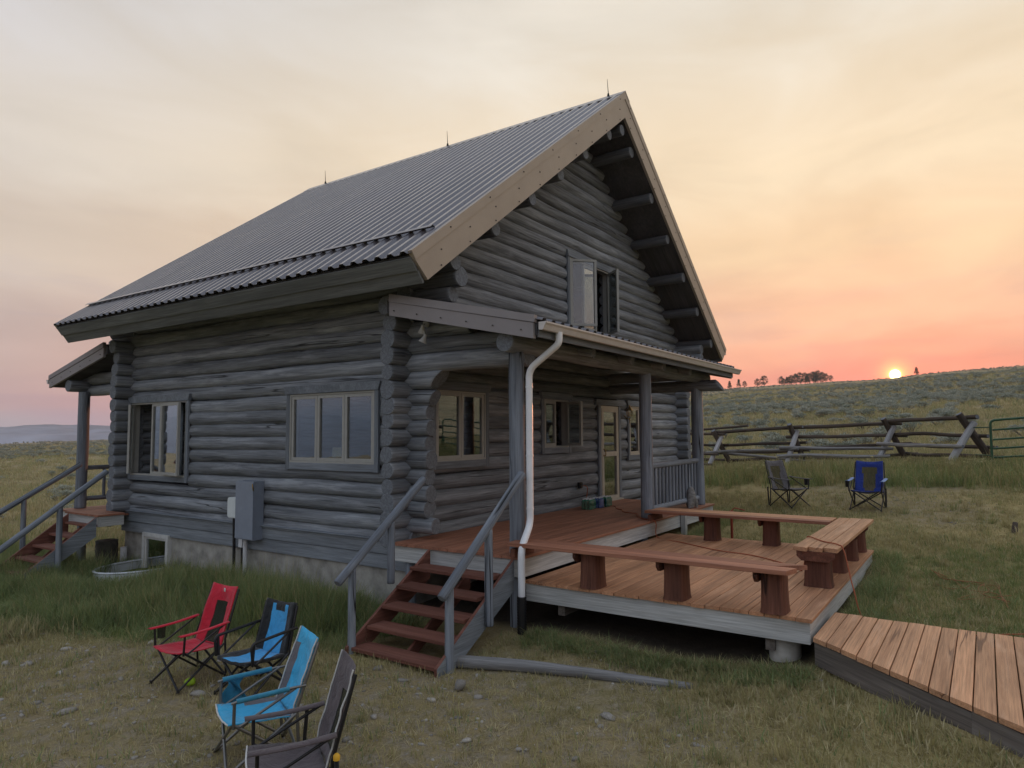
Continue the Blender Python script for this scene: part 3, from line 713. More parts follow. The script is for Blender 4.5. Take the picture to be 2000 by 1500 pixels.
# --- main roof
Y0, Y1 = -.979, 8.807; XL = -1.029; XRR = 2*XR-XL
LT = math.hypot(1, SL); cs, sn = 1/LT, SL/LT
m = MB(); pl = [(XL+.03, ztop(XL+.03)-.05), (XR, ZR-.05), (XRR-.03, ztop(XRR-.03)-.05), (XRR-.30, zsof(XRR-.30)+.02), (XR, ZR-.503+.02), (XL+.30, zsof(XL+.30)+.02)]
half1 = [pl[0], pl[5], pl[4], pl[1]]; half2 = [pl[1], pl[4], pl[3], pl[2]]
m.prism(half1, 'Y', Y1-.05, Y0+.05); m.prism(half2, 'Y', Y1-.05, Y0+.05)
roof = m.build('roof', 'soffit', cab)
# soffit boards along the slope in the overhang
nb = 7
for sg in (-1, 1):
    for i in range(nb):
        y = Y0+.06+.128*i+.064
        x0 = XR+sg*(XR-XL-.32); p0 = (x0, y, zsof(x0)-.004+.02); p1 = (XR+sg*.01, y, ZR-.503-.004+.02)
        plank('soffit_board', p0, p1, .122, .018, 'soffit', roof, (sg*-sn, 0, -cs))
NP = 11; pw = (Y1-Y0)/NP; rl = (XR-XL)*LT+.03
prof = []
for k in range(4):
    c = pw*(k+.5)/4; prof += [(c-.068, 0), (c-.030, .038), (c+.030, .038), (c+.068, 0)]
prof = [(0, 0)]+prof+[(pw, 0)]
def panel(prof, L, w):
    m = MB(); n = len(prof); vs = []
    for x in (0, L):
        for y, z in prof: vs.append((x, y, z))
        for y, z in prof: vs.append((x, y, z-.007))
    fs = []
    for i in range(n-1):
        fs.append((i, 2*n+i, 2*n+i+1, i+1)); fs.append((n+i, n+i+1, 3*n+i+1, 3*n+i)); fs.append((i, i+1, n+i+1, n+i)); fs.append((2*n+i, 3*n+i, 3*n+i+1, 2*n+i+1))
    fs += [(0, n, 3*n, 2*n), (n-1, 3*n-1, 4*n-1, 2*n-1)]
    m.add(vs, [tuple(reversed(f)) for f in fs]); return m.mesh('roof_panel', 'roof_metal')
pmesh = panel(prof, rl, pw)
for i in range(NP):
    Mx = Matrix(((cs, 0, -sn, XL-.035*cs), (0, 1, 0, Y0+pw*i), (sn, 0, cs, ztop(XL)-.035*sn+.002*(i % 2)), (0, 0, 0, 1)))
    link('roof_panel', pmesh, roof, Mx)
    Mx = Matrix(((-cs, 0, sn, XRR+.035*cs), (0, -1, 0, Y1-pw*i), (sn, 0, cs, ztop(XRR)-.035*sn+.002*(i % 2)), (0, 0, 0, 1)))
    link('roof_panel', pmesh, roof, Mx)
m = MB(); m.prism([(XR-.20, ZR-.20*SL+.045), (XR, ZR+.05), (XR+.20, ZR-.20*SL+.045), (XR+.20, ZR-.20*SL+.03), (XR, ZR+.033), (XR-.20, ZR-.20*SL+.03)], 'Y', Y1+.02, Y0-.03); m.build('ridge_cap', 'roof_metal', roof)
# barge boards at both gables (upper flashing proud of the wide board)
for yo, yi in ((Y0-.012, Y0+.045), (Y1+.012, Y1-.045)):
    for sg in (-1, 1):
        A = lambda t, dz: (XR+sg*t, ZR-SL*t-dz)
        te = XR-XL; tb = te-.28
        m = MB(); yo2 = yo-.012 if yo < 0 else yo+.012
        m.prism([A(0, -.035), A(te+.02, -.030), A(te-.055, .125), A(0, .125)] if sg < 0 else [A(0, -.035), A(0, .125), A(te-.055, .125), A(te+.02, -.030)], 'Y', yo2, yi); m.build('flashing', 'barge', roof)
        m = MB(); m.prism([A(0, .129), A(te-.06, .129), A(tb-.02, .52), A(0, .52)] if sg < 0 else [A(0, .129), A(0, .52), A(tb-.02, .52), A(te-.06, .129)], 'Y', yo, yi); m.build('barge_board', 'barge', roof)
    if yo < 0:
        m = MB()
        for sg in (-1, 1):
            for dz, st_ in ((.05, .9), (.26, .62), (.47, .62)):
                t = .25
                while t < XR-XL-.25:
                    x = XR+sg*t; z = ZR-SL*t-dz; yy = yo-(.014 if dz < .1 else .002); m.tube([(x, yy+.004, z), (x, yy-.008, z)], .011, 6); t += st_
        tag(m.build('screws', 'screw', roof), kind='stuff')
# eave fascia: two stepped boards, square to the slope
for sg, xe in ((-1, XL), (1, XRR)):
    q = Vector((sg, 0, 0)); nrm = Vector((sg*cs, 0, -sn)); dwn = Vector((-sg*sn, 0, -cs))
    base = Vector((xe, 0, ztop(xe)-.045))
    for i, (d0, w, out) in enumerate(((.02, .19, .018), (.205, .19, .0))):
        c = base+dwn*(d0+w/2)+nrm*(out-.02)
        plank('fascia_board', (c.x, Y1-.03, c.z), (c.x, Y0+.03, c.z), w, .035, 'fascia', roof, nrm)
m = MB()
for i in range(40): pass
gpt = Vector((XL+.62, 0, ztop(XL+.62)))
nl = Vector((-sn, 0, cs)); sl_ = Vector((cs, 0, sn))
a = gpt+nl*.040; b = gpt+nl*.082-sl_*.02
m.hexa([(a.x, Y0+.13, a.z), (a.x+.006, Y0+.13, a.z), (a.x+.006, Y1-.1, a.z), (a.x, Y1-.1, a.z), (b.x, Y0+.13, b.z), (b.x+.006, Y0+.13, b.z), (b.x+.006, Y1-.1, b.z), (b.x, Y1-.1, b.z)])
c = b-sl_*.055-nl*.006
m.hexa([(c.x, Y0+.13, c.z), (b.x, Y0+.13, b.z), (b.x, Y1-.1, b.z), (c.x, Y1-.1, c.z), (c.x, Y0+.13, c.z+.005), (b.x, Y0+.13, b.z+.005), (b.x, Y1-.1, b.z+.005), (c.x, Y1-.1, c.z+.005)])
m.build('snow_guard', 'roof_metal', roof)
for y in (-.62, 3.72, 8.15):
    m = MB(); m.tube([(XR, y, ZR+.03), (XR, y, ZR+.10)], [.03, .018], 8); m.tube([(XR, y, ZR+.1), (XR, y+.02, ZR+.42)], [.009, .004], 6); m.build('lightning_rod', 'dark', roof)
# gutter stub at the far right eave
m = MB(); m.box((XRR-.02, Y0+.02, ztop(XRR)-.13), (XRR+.10, Y1, ztop(XRR)-.02)); m.build('gutter', 'gutter', roof)

# --- porch roofs (front and back)
def porch_roof(yw, sg, x0, x1, zw, ze, run):
    """yw wall plane, sg -1 front / +1 back"""
    s = (zw-ze)/run; ye = yw+sg*run
    m = MB(); poly = [(yw+sg*.02, zw-.03), (yw+sg*.02, zw-.20), (ye, ze-.20), (ye, ze-.03)]
    if sg > 0: poly = poly[::-1]
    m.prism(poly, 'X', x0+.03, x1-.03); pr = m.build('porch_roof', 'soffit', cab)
    LP = math.hypot(run, zw-ze)+.05; c_, s_ = run/math.hypot(run, zw-ze), (zw-ze)/math.hypot(run, zw-ze)
    n = 9; w = (x1-x0)/n; pf = []
    for k in range(4): cc = w*(k+.5)/4; pf += [(cc-.048, 0), (cc-.028, .030), (cc+.028, .030), (cc+.048, 0)]
    pm = panel([(0, 0)]+pf+[(w, 0)], LP, w)
    for i in range(n):
        if sg < 0: Mx = Matrix(((0, -1, 0, x1-w*i), (c_, 0, -s_, ye-.05*c_), (s_, 0, c_, ze-.05*s_), (0, 0, 0, 1)))
        else: Mx = Matrix(((0, 1, 0, x0+w*i), (-c_, 0, s_, ye+.05*c_), (s_, 0, c_, ze-.05*s_), (0, 0, 0, 1)))
        link('roof_panel', pm, pr, Mx)
    for xa, xb in ((x0-.012, x0+.04), (x1-.04, x1+.012)):
        q = [(yw+sg*.10, zw-.02*s+.05), (ye-sg*.01, ze+.045), (ye-sg*.01, ze-.045), (yw+sg*.10, zw-.065)]
        m = MB(); m.prism(q if sg > 0 else q[::-1], 'X', xa-(.012 if xa < x0 else 0), xb); m.build('flashing', 'barge_grey', pr)
        q = [(yw+sg*.10, zw-.068), (ye-sg*.03, ze-.048), (ye-sg*.03, ze-.235), (yw+sg*.10, zw-.255)]
        m = MB(); m.prism(q if sg > 0 else q[::-1], 'X', xa, xb); m.build('barge_board', 'barge_grey', pr)
    m = MB()
    for k in range(6):
        f = .08+.84*k/5; y = yw+sg*run*f; z = zw-(zw-ze)*f
        for dz in (.0, .16): m.tube([(x0-.02-.012*(dz == 0), y, z-dz), (x0-.032, y, z-dz)], .009, 6)
    tag(m.build('screws', 'screw', pr), kind='stuff')
    plank('fascia_board', (x0+.05, ye+sg*.012, ze-.13), (x1-.05, ye+sg*.012, ze-.13), .17, .03, 'trim', pr, (0, sg, 0))
    # K gutter
    g = [(0, 0), (.035, -.005), (.06, -.002), (.085, .055), (.105, .075), (.105, .092), (.098, .092), (.098, .080), (.078, .06), (.055, .006), (.006, .006), (.006, .09), (0, .09)]
    q = [(ye+sg*(.04+a), ze-.135+b) for a, b in g]
    m = MB(); m.prism(q if sg > 0 else q[::-1], 'X', x0+.0, x1+.14)
    for xx in (x0, x1+.14): m.prism([(ye+sg*(.04+a), ze-.135+b) for a, b in g[:6]+[(0, .09)]][::(1 if sg > 0 else -1)], 'X', xx-.004, xx+.004)
    gt = m.build('gutter', 'gutter', pr)
    return pr
pr = porch_roof(0.0, -1, -.50, 7.30, 3.355, 2.825, 2.47)
porch_roof(D, 1, -.42, 7.30, 3.34, 2.78, 2.55)
# posts, beams, rails
PY = -1.93
for x, r in ((-.114, .103), (3.93, .115), (6.56, .118)):
    log('porch_post', (x, PY, .0), (x, PY, 2.50), r, r*.93, cab, mats=('post', 'log_end'), upv=(1, 0, 0), wob=.006)
log('porch_beam', (-.40, PY-.02, 2.605), (7.05, PY-.02, 2.605), .135, .125, cab, n=12)
log('porch_beam', (6.56, .1, 2.42), (6.56, -2.42, 2.42), .11, .115, cab, slant1=-.7)
log('porch_beam', (6.56, .1, 2.66), (6.56, -1.8, 2.66), .11, .11, cab)
for x in (1.3, 2.6, 3.9, 5.2):
    log('rafter', (x, -.1, 3.06), (x, -2.3, 2.60+.0), .07, .07, cab, step=.6)
log('rail', (3.93, PY, .885), (6.60, PY, .90), .052, .048, cab, mats=('post', 'log_end'))
log('rail', (4.02, PY, .145), (6.50, PY, .145), .05, .048, cab, mats=('post', 'log_end'))
for i in range(14):
    x = 4.14+i*.168
    log('baluster', (x, PY, .16), (x, PY, .87), .031, .029, cab, mats=('post', 'log_end'), n=10, upv=(1, 0, 0), wob=.002, step=.3, knots=False)
# back porch: post, beam ends, rail
log('porch_post', (-.06, 9.60, -.1), (-.06, 9.60, 2.44), .118, .110, cab, mats=('post', 'log_end'), upv=(1, 0, 0))
log('porch_post', (6.4, 9.60, -.1), (6.4, 9.60, 2.44), .118, .110, cab, mats=('post', 'log_end'), upv=(1, 0, 0))
log('porch_beam', (-.36, 9.72, 2.58), (7.05, 9.72, 2.58), .13, .125, cab)
log('rail', (.0, 9.62, .78), (6.4, 9.62, .78), .05, .048, cab, mats=('post', 'log_end'), step=.8)
log('rail', (.0, 9.62, .10), (6.4, 9.62, .10), .05, .048, cab, mats=('post', 'log_end'), step=.8)
for i in range(12): 
    x = .42+i*.30
    log('baluster', (x, 9.62, .12), (x, 9.62, .76), .034, .032, cab, mats=('post', 'log_end'), n=8, upv=(1, 0, 0), wob=.002, knots=False)
# downspout and drain hose
def smooth_path(pts, n=6):
    pts = [Vector(p) for p in pts]; out = [pts[0]]
    for i in range(1, len(pts)-1):
        a, b, c = pts[i-1], pts[i], pts[i+1]; d = min((a-b).length, (c-b).length)*.45; d = min(d, .11)
        p = b+(a-b).normalized()*d; q = b+(c-b).normalized()*d
        for k in range(n+1): t = k/n; out.append(p*(1-t)**2+b*2*t*(1-t)+q*t*t)
    out.append(pts[-1]); return out
m = MB(); pth = smooth_path([(-.11, -2.555, 2.70), (-.11, -2.555, 2.56), (-.10, -2.11, 2.27), (-.10, -2.11, .36), (-.42, -2.19, .12), (-.42, -2.19, -.47)])
m.tube(pth, .043, 10); m.build('downspout', 'white_metal', cab)
for z_ in (2.05, 1.2, .55):
    m = MB(); m.tube([(-.10, -2.11, z_-.012), (-.10, -2.11, z_+.012)], .047, 10); m.build('strap', 'white_metal', cab)
m = MB(); rr_ = [.052+(.008 if k % 2 else 0) for k in range(27)]
m.tube([(-.42, -2.19, -.44-.0165*k) for k in range(27)], rr_, 10); m.build('drain_hose', 'black_plastic', cab)
# ------------------------------------------------------------------ decks, stairs, benches, boardwalk
def deck_boards(par, x0, x1, y0, y1, z, n, mat, gap=.006, jit=.008, t=.036):
    w = (y1-y0)/n
    for i in range(n):
        y = y0+w*(i+.5); a = x0+rnd.uniform(-jit, jit)
        plank('deck_board', (a, y, z+rnd.uniform(-.002, .002)), (x1+rnd.uniform(-jit, jit), y, z+rnd.uniform(-.002, .002)), w-gap, t, mat, par)
pd = thing('porch_deck', 'reddish brown porch deck of narrow boards between cabin wall and posts', 'deck', (3.2, -1.1, -.8))
deck_boards(pd, -.361, 6.892, -2.141, -.03, 0.0, 15, 'deck_red')
plank('fascia_board', (-.325, -.02, -.145), (-.325, -2.12, -.145), .21, .04, 'deck_fascia', pd, (-1, 0, 0))
plank('fascia_board', (-.32, -2.108, -.150), (6.87, -2.108, -.150), .22, .04, 'deck_fascia', pd, (0, -1, 0))
plank('fascia_board', (6.86, -2.10, -.150), (6.86, -.02, -.150), .22, .04, 'deck_fascia', pd, (1, 0, 0))
for x, y in ((5.12, -2.19), (-.22, -1.98), (3.6, -1.98), (6.75, -1.98), (-.2, -.25)):
    g = gz1(x, y); log('support_post', (x, y, g-.1), (x, y, -.045), .075, .075, pd, mats=('post', 'log_end'), upv=(1, 0, 0)) if y > -2.1 else plank('support_post', (x-.09, y-.02, -.02), (x-.09, y-.02, g-.1), .10, .09, 'deck_fascia', pd, (0, -1, 0))

ZL = -.279
ld = thing('lower_deck', 'lower wooden deck of wide orange brown boards with grey fascia, in front of the porch', 'deck', (2.0, -3.7, -.8))
deck_boards(ld, -.291, 4.24, -5.36, -2.15, ZL, 22, 'deck_tan')
plank('fascia_board', (-.262, -2.15, ZL-.142), (-.262, -5.33, ZL-.142), .205, .04, 'deck_fascia', ld, (-1, 0, 0))
plank('fascia_board', (-.26, -5.335, ZL-.140), (4.21, -5.335, ZL-.140), .20, .04, 'deck_fascia', ld, (0, -1, 0))
plank('fascia_board', (4.205, -5.33, ZL-.140), (4.205, -2.2, ZL-.140), .20, .04, 'deck_fascia', ld, (1, 0, 0))
for x, y in ((-.03, -5.05), (4.0, -5.05), (.8, -3.2), (2.0, -5.05), (2.0, -3.2)):
    g = gz1(x, y); m = MB(); m.lathe([(.15, g-.15), (.15, ZL-.245), (.145, ZL-.24)], 14); m.build('pier', 'concrete', ld, Matrix.Translation((x, y, 0)))

for i in range(9): plank('joist', (-.2+.54*i, -2.2, ZL-.04), (-.2+.54*i, -5.28, ZL-.04), .045, .185, 'walk_side', ld)
for y in (-2.6, -4.95): plank('beam', (-.2, y, ZL-.23), (4.15, y, ZL-.23), .09, .14, 'walk_side', ld)
bk = thing('back_deck', 'small reddish back porch deck at the far end of the cabin', 'deck', (3, 8.9, -1.0))
for i in range(14):
    y = 7.62+.155*i+.0775
    plank('deck_board', (-.42 if i > 2 else -.42, y, -.10), (6.9 if i > 2 else -.02, y, -.10), .149, .036, 'deck_red', bk)
plank('fascia_board', (-.385, 9.75, -.235), (-.385, 7.64, -.235), .19, .04, 'deck_fascia', bk, (-1, 0, 0))
for i in range(8): plank('landing_board', (-.86, 7.10+.168*i+.08, -.022), (-.43 if i > 3 else -.36, 7.10+.168*i+.08, -.022), .160, .036, 'deck_red', bk)
plank('fascia_board', (-.83, 8.42, -.155), (-.83, 7.12, -.155), .19, .04, 'deck_fascia', bk, (-1, 0, 0))
plank('fascia_board', (-.83, 7.125, -.155), (-.36, 7.125, -.155), .19, .04, 'deck_fascia', bk, (0, -1, 0))
log('support_post', (-.15, 9.3, gz1(-.15, 9.3)-.1), (-.15, 9.3, -.14), .09, .09, bk, upv=(1, 0, 0))

def stairs(label, xs0, z0, run, rise, n, ya, yb, rails, matT='stair_red', topx=-.361, loc=None):
    """treads k = 1..n step down towards -X; ya far side, yb near side"""
    s = thing('porch_stairs', label, 'stairs', loc)
    ym = (ya+yb)/2
    for k in range(1, n+1):
        xf = xs0-run*k; z = z0-rise*k
        plank('tread', (xf+.13, ya-(.05 if k == n else .045), z), (xf+.13, yb+(.02 if k == n else .045), z), .275, .042, matT, s, jit=.0)
    sl = rise/run; xt = topx-.002; zt = z0-.06-(.0)
    xb = xs0-run*n-.02
    for y, sd in ((ya, 1), (yb, -1), (ym, 0)):
        if sd == 0:
            poly = [(xt, z0-.24), (xb+.16, z0-rise*n-.08), (xb+.36, z0-rise*n-.10), (xt, z0-.45)]
            m = MB(); m.prism(poly, 'Y', y+.02, y-.02); m.build('stringer', 'stair_red', s); continue
        zb = z0-rise*n; pz = lambda x: z0-(xs0-x)/run*rise+.045
        g = zb-.16
        poly = [(xt, z0-.035), (xb-.02, pz(xb)-.03), (xb-.02, g), (xb+.12, g), (xt, z0-.40)]
        m = MB(); yo = y+sd*.0
        m.prism(poly, 'Y', yo+.0+.02*sd if sd > 0 else yo+.02, yo-.02 if sd > 0 else yo-.02)
        for i in range(len(m.f)):      # grey outer faces, red inside and on top
            vs = [m.v[q] for q in m.f[i]]; ys = [v[1] for v in vs]
            outer = (max(ys)-min(ys) < 1e-6) and ((ys[0] > y) == (sd > 0))
            m.mi[i] = 1 if outer else 0
        m.build('stringer', ['stair_red', 'skirt'], s)
    for (y, xa, za, xb_, zb_, posts) in rails:
        log('handrail', (xa, y, za), (xb_, y, zb_), .052, .050, s, mats=('post', 'log_end'), n=14, wob=.004)
        for px, pz0, off in posts:
            t = (px-xa)/(xb_-xa); zt_ = za+(zb_-za)*t-.03
            log('rail_post', (px, y+off, pz0), (px, y+off, zt_), .050, .048, s, mats=('post', 'log_end'), n=12, upv=(1, 0, 0), wob=.004)
    return s
g1 = gz1(-1.65, -.75)
stairs('five step red painted stairs with two grey log handrails, at near end of porch', -.534, 0, .241, .185, 5, -.704, -2.025,
       [(-.72, -.487, .886, -1.94, -.185, [(-1.09, -.34, 0), (-1.71, g1-.05, 0)]), (-2.075, -.22, .98, -1.745, -.22, [(-.93, -.68, -.01), (-1.58, -1.05, .03)])], loc=(-1.2, -1.36, -.98))
ga = gz1(-1.9, 7.8)
stairs('weathered red stairs with two long log handrails, at far end of cabin', -.675, -.02, .272, .185, 5, 8.25, 7.12,
       [(8.38, -.62, .90, -2.9, -.50, [(-1.60, -.80, .0), (-2.6, ga-.05, 0)]), (7.05, -.74, .80, -2.9, -.79, [(-1.53, -1.0, .0), (-2.6, ga-.1, 0)])], topx=-.872, loc=(-1.5, 7.7, -1.1))

# --- benches
def stump(par, x, y, z0, z1, ax='Y', flare=.0, br=True):
    """short half-round log leg with a cross bracket under the seat"""
    m = MB(); n = 16; vs = []; hs = [(0, 1.08), (.04, 1.02), (.2, .97), (z1-z0, .96)]
    for h, k in hs:
        for q in range(n):
            a = 2*math.pi*q/n; rx, ry = .145, .115
            if ax == 'X': rx, ry = ry, rx
            c, s_ = math.cos(a), math.sin(a); e = .45
            vs.append((x+math.copysign(abs(c)**e, c)*rx*k, y+math.copysign(abs(s_)**e, s_)*ry*k, z0+h))
    m.add(vs, [(i*n+q, i*n+(q+1) % n, (i+1)*n+(q+1) % n, (i+1)*n+q) for i in range(len(hs)-1) for q in range(n)], 0, True)
    m.add(vs[-n:], [tuple(range(n))], 0)
    M = Matrix(((0, 0, 1, 0), (0, 1, 0, 0), (-1, 0, 0, 0), (0, 0, 0, 1)))   # grain (local X) along world -Z
    M.translation = Vector((x, y, z0)); Mi = M.inverted(); m.v = [tuple(Mi @ Vector(v)) for v in m.v]
    leg = m.build('leg', 'stump_red', par, M)
    if br:
        if ax == 'Y': q = [(x-.20, z1-.002), (x+.20, z1-.002), (x+.20, z1-.06), (x+.15, z1-.11), (x-.15, z1-.11), (x-.20, z1-.06)]; yy = [y+.118, y+.155]
        else: q = [(y-.20, z1-.002), (y+.20, z1-.002), (y+.20, z1-.06), (y+.15, z1-.11), (y-.15, z1-.11), (y-.20, z1-.06)]; yy = [x-.155, x-.118]
        m = MB(); m.prism(q, 'Y' if ax == 'Y' else 'X', yy[0], yy[1]); m.build('bracket', 'stump_red', leg)
ZS = .170; TS = .045
b1 = thing('deck_bench', 'long low bench along near edge of lower deck, two stained planks on log stumps', 'bench', (-.18, -3.7, ZL), group='benches built round the lower deck')
plank('seat_plank', (-.325, -1.98, ZS), (-.325, -5.20, ZS), .20, TS, 'deck_red', b1, cut1=.05)
plank('seat_plank', (-.115, -1.95, ZS), (-.115, -5.15, ZS), .20, TS, 'deck_red', b1, cut1=.26)
for y in (-3.0, -4.0, -5.0): stump(b1, -.10-.06, y, ZL+.002, ZS-TS, 'Y')
plank('bracket', (-.42, -2.06, .10), (.02, -2.06, .10), .06, .10, 'stump_red', b1)
b2 = thing('deck_bench', 'long low bench along far edge of lower deck, running out from middle porch post', 'bench', (3.85, -3.6, ZL), group='benches built round the lower deck')
plank('seat_plank', (3.68, -2.02, ZS), (3.68, -4.88, ZS), .20, TS, 'deck_red', b2)
plank('seat_plank', (3.89, -2.06, ZS), (3.89, -4.88, ZS), .20, TS, 'deck_tan', b2)
plank('seat_plank', (4.09, -2.06, ZS), (4.09, -4.88, ZS), .18, TS, 'deck_tan', b2)
for y in (-3.05, -3.98): stump(b2, 3.93, y, ZL+.002, ZS-TS, 'Y')
plank('bracket', (3.60, -2.10, .10), (4.1, -2.10, .10), .06, .10, 'stump_red', b2)
b3 = thing('deck_bench', 'wide three plank bench across outer end of lower deck, cord draped over it', 'bench', (2.7, -5.13, ZL), group='benches built round the lower deck')
for i, y in enumerate((-4.985, -5.140, -5.295)): plank('seat_plank', (1.09+.03*i, y, ZS), (4.20+.03*i, y, ZS), .149, TS, 'walk', b3, cut0=.04)
for x in (1.27, 2.25, 3.2, 4.0): stump(b3, x, -5.14, ZL+.002, ZS-TS, 'X')

# --- boardwalk
bw = thing('boardwalk', 'weathered plank boardwalk widening away from outer corner of lower deck', 'boardwalk', (-.2, -6.3, -.7))
ZB = -.42
def near_x(y): return np.interp(-y, [5.36, 6.60, 6.90, 7.4, 9], [-.34, -1.43, -1.69, -1.95, -2.0])
y = -5.375
i = 0
while y > -8.3:
    w = .140+rnd.uniform(-.005, .005); ya, yb = y, y-w+.008
    xa, xb = near_x(ya), near_x(yb); fx = .70+rnd.uniform(-.012, .012)
    dz = rnd.uniform(-.004, .004)-.012*max(0, -5.4-y)*.3
    m = MB(); t = .042; c = .004
    # local frame along the board; the end is cut along the slanting edge
    q = [(xa, ya), (fx, ya-.012), (fx, yb-.012), (xb, yb)]
    vs = [(p[0], p[1], ZB+dz) for p in q]+[(p[0], p[1], ZB+dz-t) for p in q]
    cx = sum(p[0] for p in q)/4; cy = sum(p[1] for p in q)/4
    top = [(p[0]+(cx-p[0])*.004, p[1]+(.004 if p[1] < cy else -.004), ZB+dz) for p in q]; rim = [(p[0], p[1], ZB+dz-c) for p in q]; bot = [(p[0], p[1], ZB+dz-t) for p in q]
    M = Matrix.Translation((cx, cy, ZB)); vs = [tuple(Vector(v)-M.translation) for v in top+rim+bot]
    fs = [(0, 3, 2, 1), (8, 9, 10, 11)]
    for k in range(4): n2 = (k+1) % 4; fs += [(k, n2, 4+n2, 4+k), (4+k, 4+n2, 8+n2, 8+k)]
    m.add(vs, [tuple(reversed(f)) for f in fs] if False else fs); m.build('walk_board', 'walk', bw, M)
    y -= w; i += 1
pe = [(-.33, -5.38), (-1.42, -6.60), (-1.68, -6.90), (-1.93, -7.4), (-1.97, -8.3)]
for (ax, ay), (bx, by) in zip(pe[:-1], pe[1:]):
    dx, dy = bx-ax, by-ay; L_ = math.hypot(dx, dy); nx, ny = (dy/L_, -dx/L_)
    if nx > 0: nx, ny = -nx, -ny
    plank('side_board', (ax, ay, ZB-.155), (bx, by, ZB-.170), .215, .04, 'walk_side', bw, (nx, ny, 0))
plank('side_board', (.68, -5.40, ZB-.14), (.68, -8.3, ZB-.14), .18, .04, 'walk_side', bw, (1, 0, 0))
# ------------------------------------------------------------------ camp chairs
def camp_chair(name, label, loc, az, st, group=None):
    c = thing(name, label, 'chair', (loc[0], loc[1], loc[2]), R(az), group); k = st.get('scale', .9); c.scale = (k, k, k); PM[c.name] = PM[c.name] @ Matrix.Diagonal((k, k, k, 1))
    hw = st.get('hw', .27); bt = st.get('top', .96); lean = st.get('lean', .20); tube = st['tube']; rt_ = st.get('r', .0125)
    sz0, sz1 = st.get('seat', (.40, .36)); az_ = st.get('arm', .60); bx = -.22
    F = {s: (.28, s*hw, .012) for s in (-1, 1)}; B = {s: (-.31, s*hw, .012) for s in (-1, 1)}
    def bar(nm, pts, r=rt_, mat=tube): m = MB(); m.tube(pts, r, 7); return m.build(nm, mat, c, None, True)
    def foot(p): m = MB(); m.tube([(p[0], p[1], 0), (p[0], p[1], .035)], [.019, .015], 8); m.build('foot', 'black_plastic', c, None, True)
    dz = {}
    for s in (-1, 1):
        for p in (F[s], B[s]): foot(p)
        bar('leg', [F[s], (.235, -s*(hw-.03), sz0)]); bar('leg', [B[s], (-.25, -s*(hw-.03), sz1)])
        bar('leg', [F[s], (bx-.05, s*hw, sz1+.03)]); bar('leg', [B[s], (.235, s*(hw+.01), sz0+.01)])
        bar('back_post', [(-.295, s*(hw+.008), .05), (bx-.055, s*(hw+.008), sz1+.08), (bx-lean-.02, s*(hw-.015), bt-.03)])
        bar('arm_post', [(.235, s*(hw+.01), sz0-.02), (.235, s*(hw+.03), az_-.01)])
        bar('arm_strut', [(-.27, s*(hw+.025), az_+.02), (.19, s*(hw+.015), sz0-.01)], rt_*.85)
        if st.get('armstyle', 'strap') == 'strap':
            am = MB(); ws = st.get('armw', .075)
            am.sheet(lambda u, v: (-.30+.60*u, s*(hw+.03)+(v-.5)*ws, az_+.03*(1-u)-.012*math.sin(u*math.pi)+.012*math.sin(v*math.pi)), 10, 3, .008, 0)
            am.build('armrest', st['armm'], c, None, True)
        elif st['armstyle'] == 'foam':
            m = MB(); m.tube([(-.34, s*(hw+.03), az_+.02), (-.24, s*(hw+.03), az_+.02), (.20, s*(hw+.03), az_), (.26, s*(hw+.03), az_-.01)], [.011, .012, .012, .011], 8); m.build('arm_bar', tube, c, None, True)
            m = MB(); m.tube([(-.20, s*(hw+.03), az_+.018), (.22, s*(hw+.03), az_)], .021, 10); m.build('armrest', st['armm'], c, None, True)
        else:
            m = MB(); m.tube(smooth_path([(-.36, s*(hw+.035), az_+.03), (-.28, s*(hw+.035), az_+.03), (.24, s*(hw+.035), az_), (.27, s*(hw+.035), az_-.04), (.25, s*(hw+.035), az_-.22)]), .017, 9); m.build('armrest', st['armm'], c, None, True)
    wseed = loc[0]*7.3
    def wr(a, b): return .010*mnoise.noise((a*1.3+wseed, b*1.3, wseed))+.005*mnoise.noise((a*4+wseed, b*2, 3))
    # seat
    th = st.get('th', .010)
    def seat(u, v):
        y = (v-.5)*2*(hw-.015); x = .275-.52*u; k = math.sin(math.pi*v); e = math.sin(math.pi*u)
        return (x+.015*math.sin(v*math.pi)*(u < .02), y, sz0+(sz1-sz0)*u-.055*k*(.35+.65*e)+.01+wr(u*3, v*5))
    m = MB(); m.sheet(seat, 14, 16, th, 0, st.get('seatmask')); m.build('seat', st['seatm'], c, None, True)
    def back(u, v):
        y = (v-.5)*2*((hw-.015)*(1-.06*u)); k = math.sin(math.pi*v); zz = sz1-.02+(bt-sz1+.02)*u-(.025*k if u > .93 else 0)
        return (bx+.0-lean*u**1.15-.065*k*math.sin(min(1, u+.12)*math.pi*.85)-.02+wr(u*5, v*3+5), y, zz)
    m = MB(); m.sheet(back, 24, 18, th, 0, st.get('backmask')); bo = m.build('backrest', st['backm'], c, None, True)
    if st.get('piping'):
        for v in (.0, 1.0):
            m = MB(); m.tube([Vector(back(i/16, v))+Vector((.01, 0, 0)) for i in range(17)], .007, 6); m.build('piping', 'pipe_cloth', bo, None, True)
        m = MB(); m.tube([Vector(seat(0, i/12))+Vector((.004, 0, .004)) for i in range(13)], .007, 6); m.build('piping', 'pipe_cloth', c, None, True)
    if st.get('logo'):
        p = Vector(back(.90, .5)); u, h = st['logo']; m = MB()
        m.sheet(lambda a, b: (p.x+.012+.02*(1-b)*0, p.y+(a-.5)*u*(1-.35*abs(b-.5)), p.z+(b-.5)*h), 3, 4, .003); m.build('emblem', 'pipe_cloth', bo, None, True)
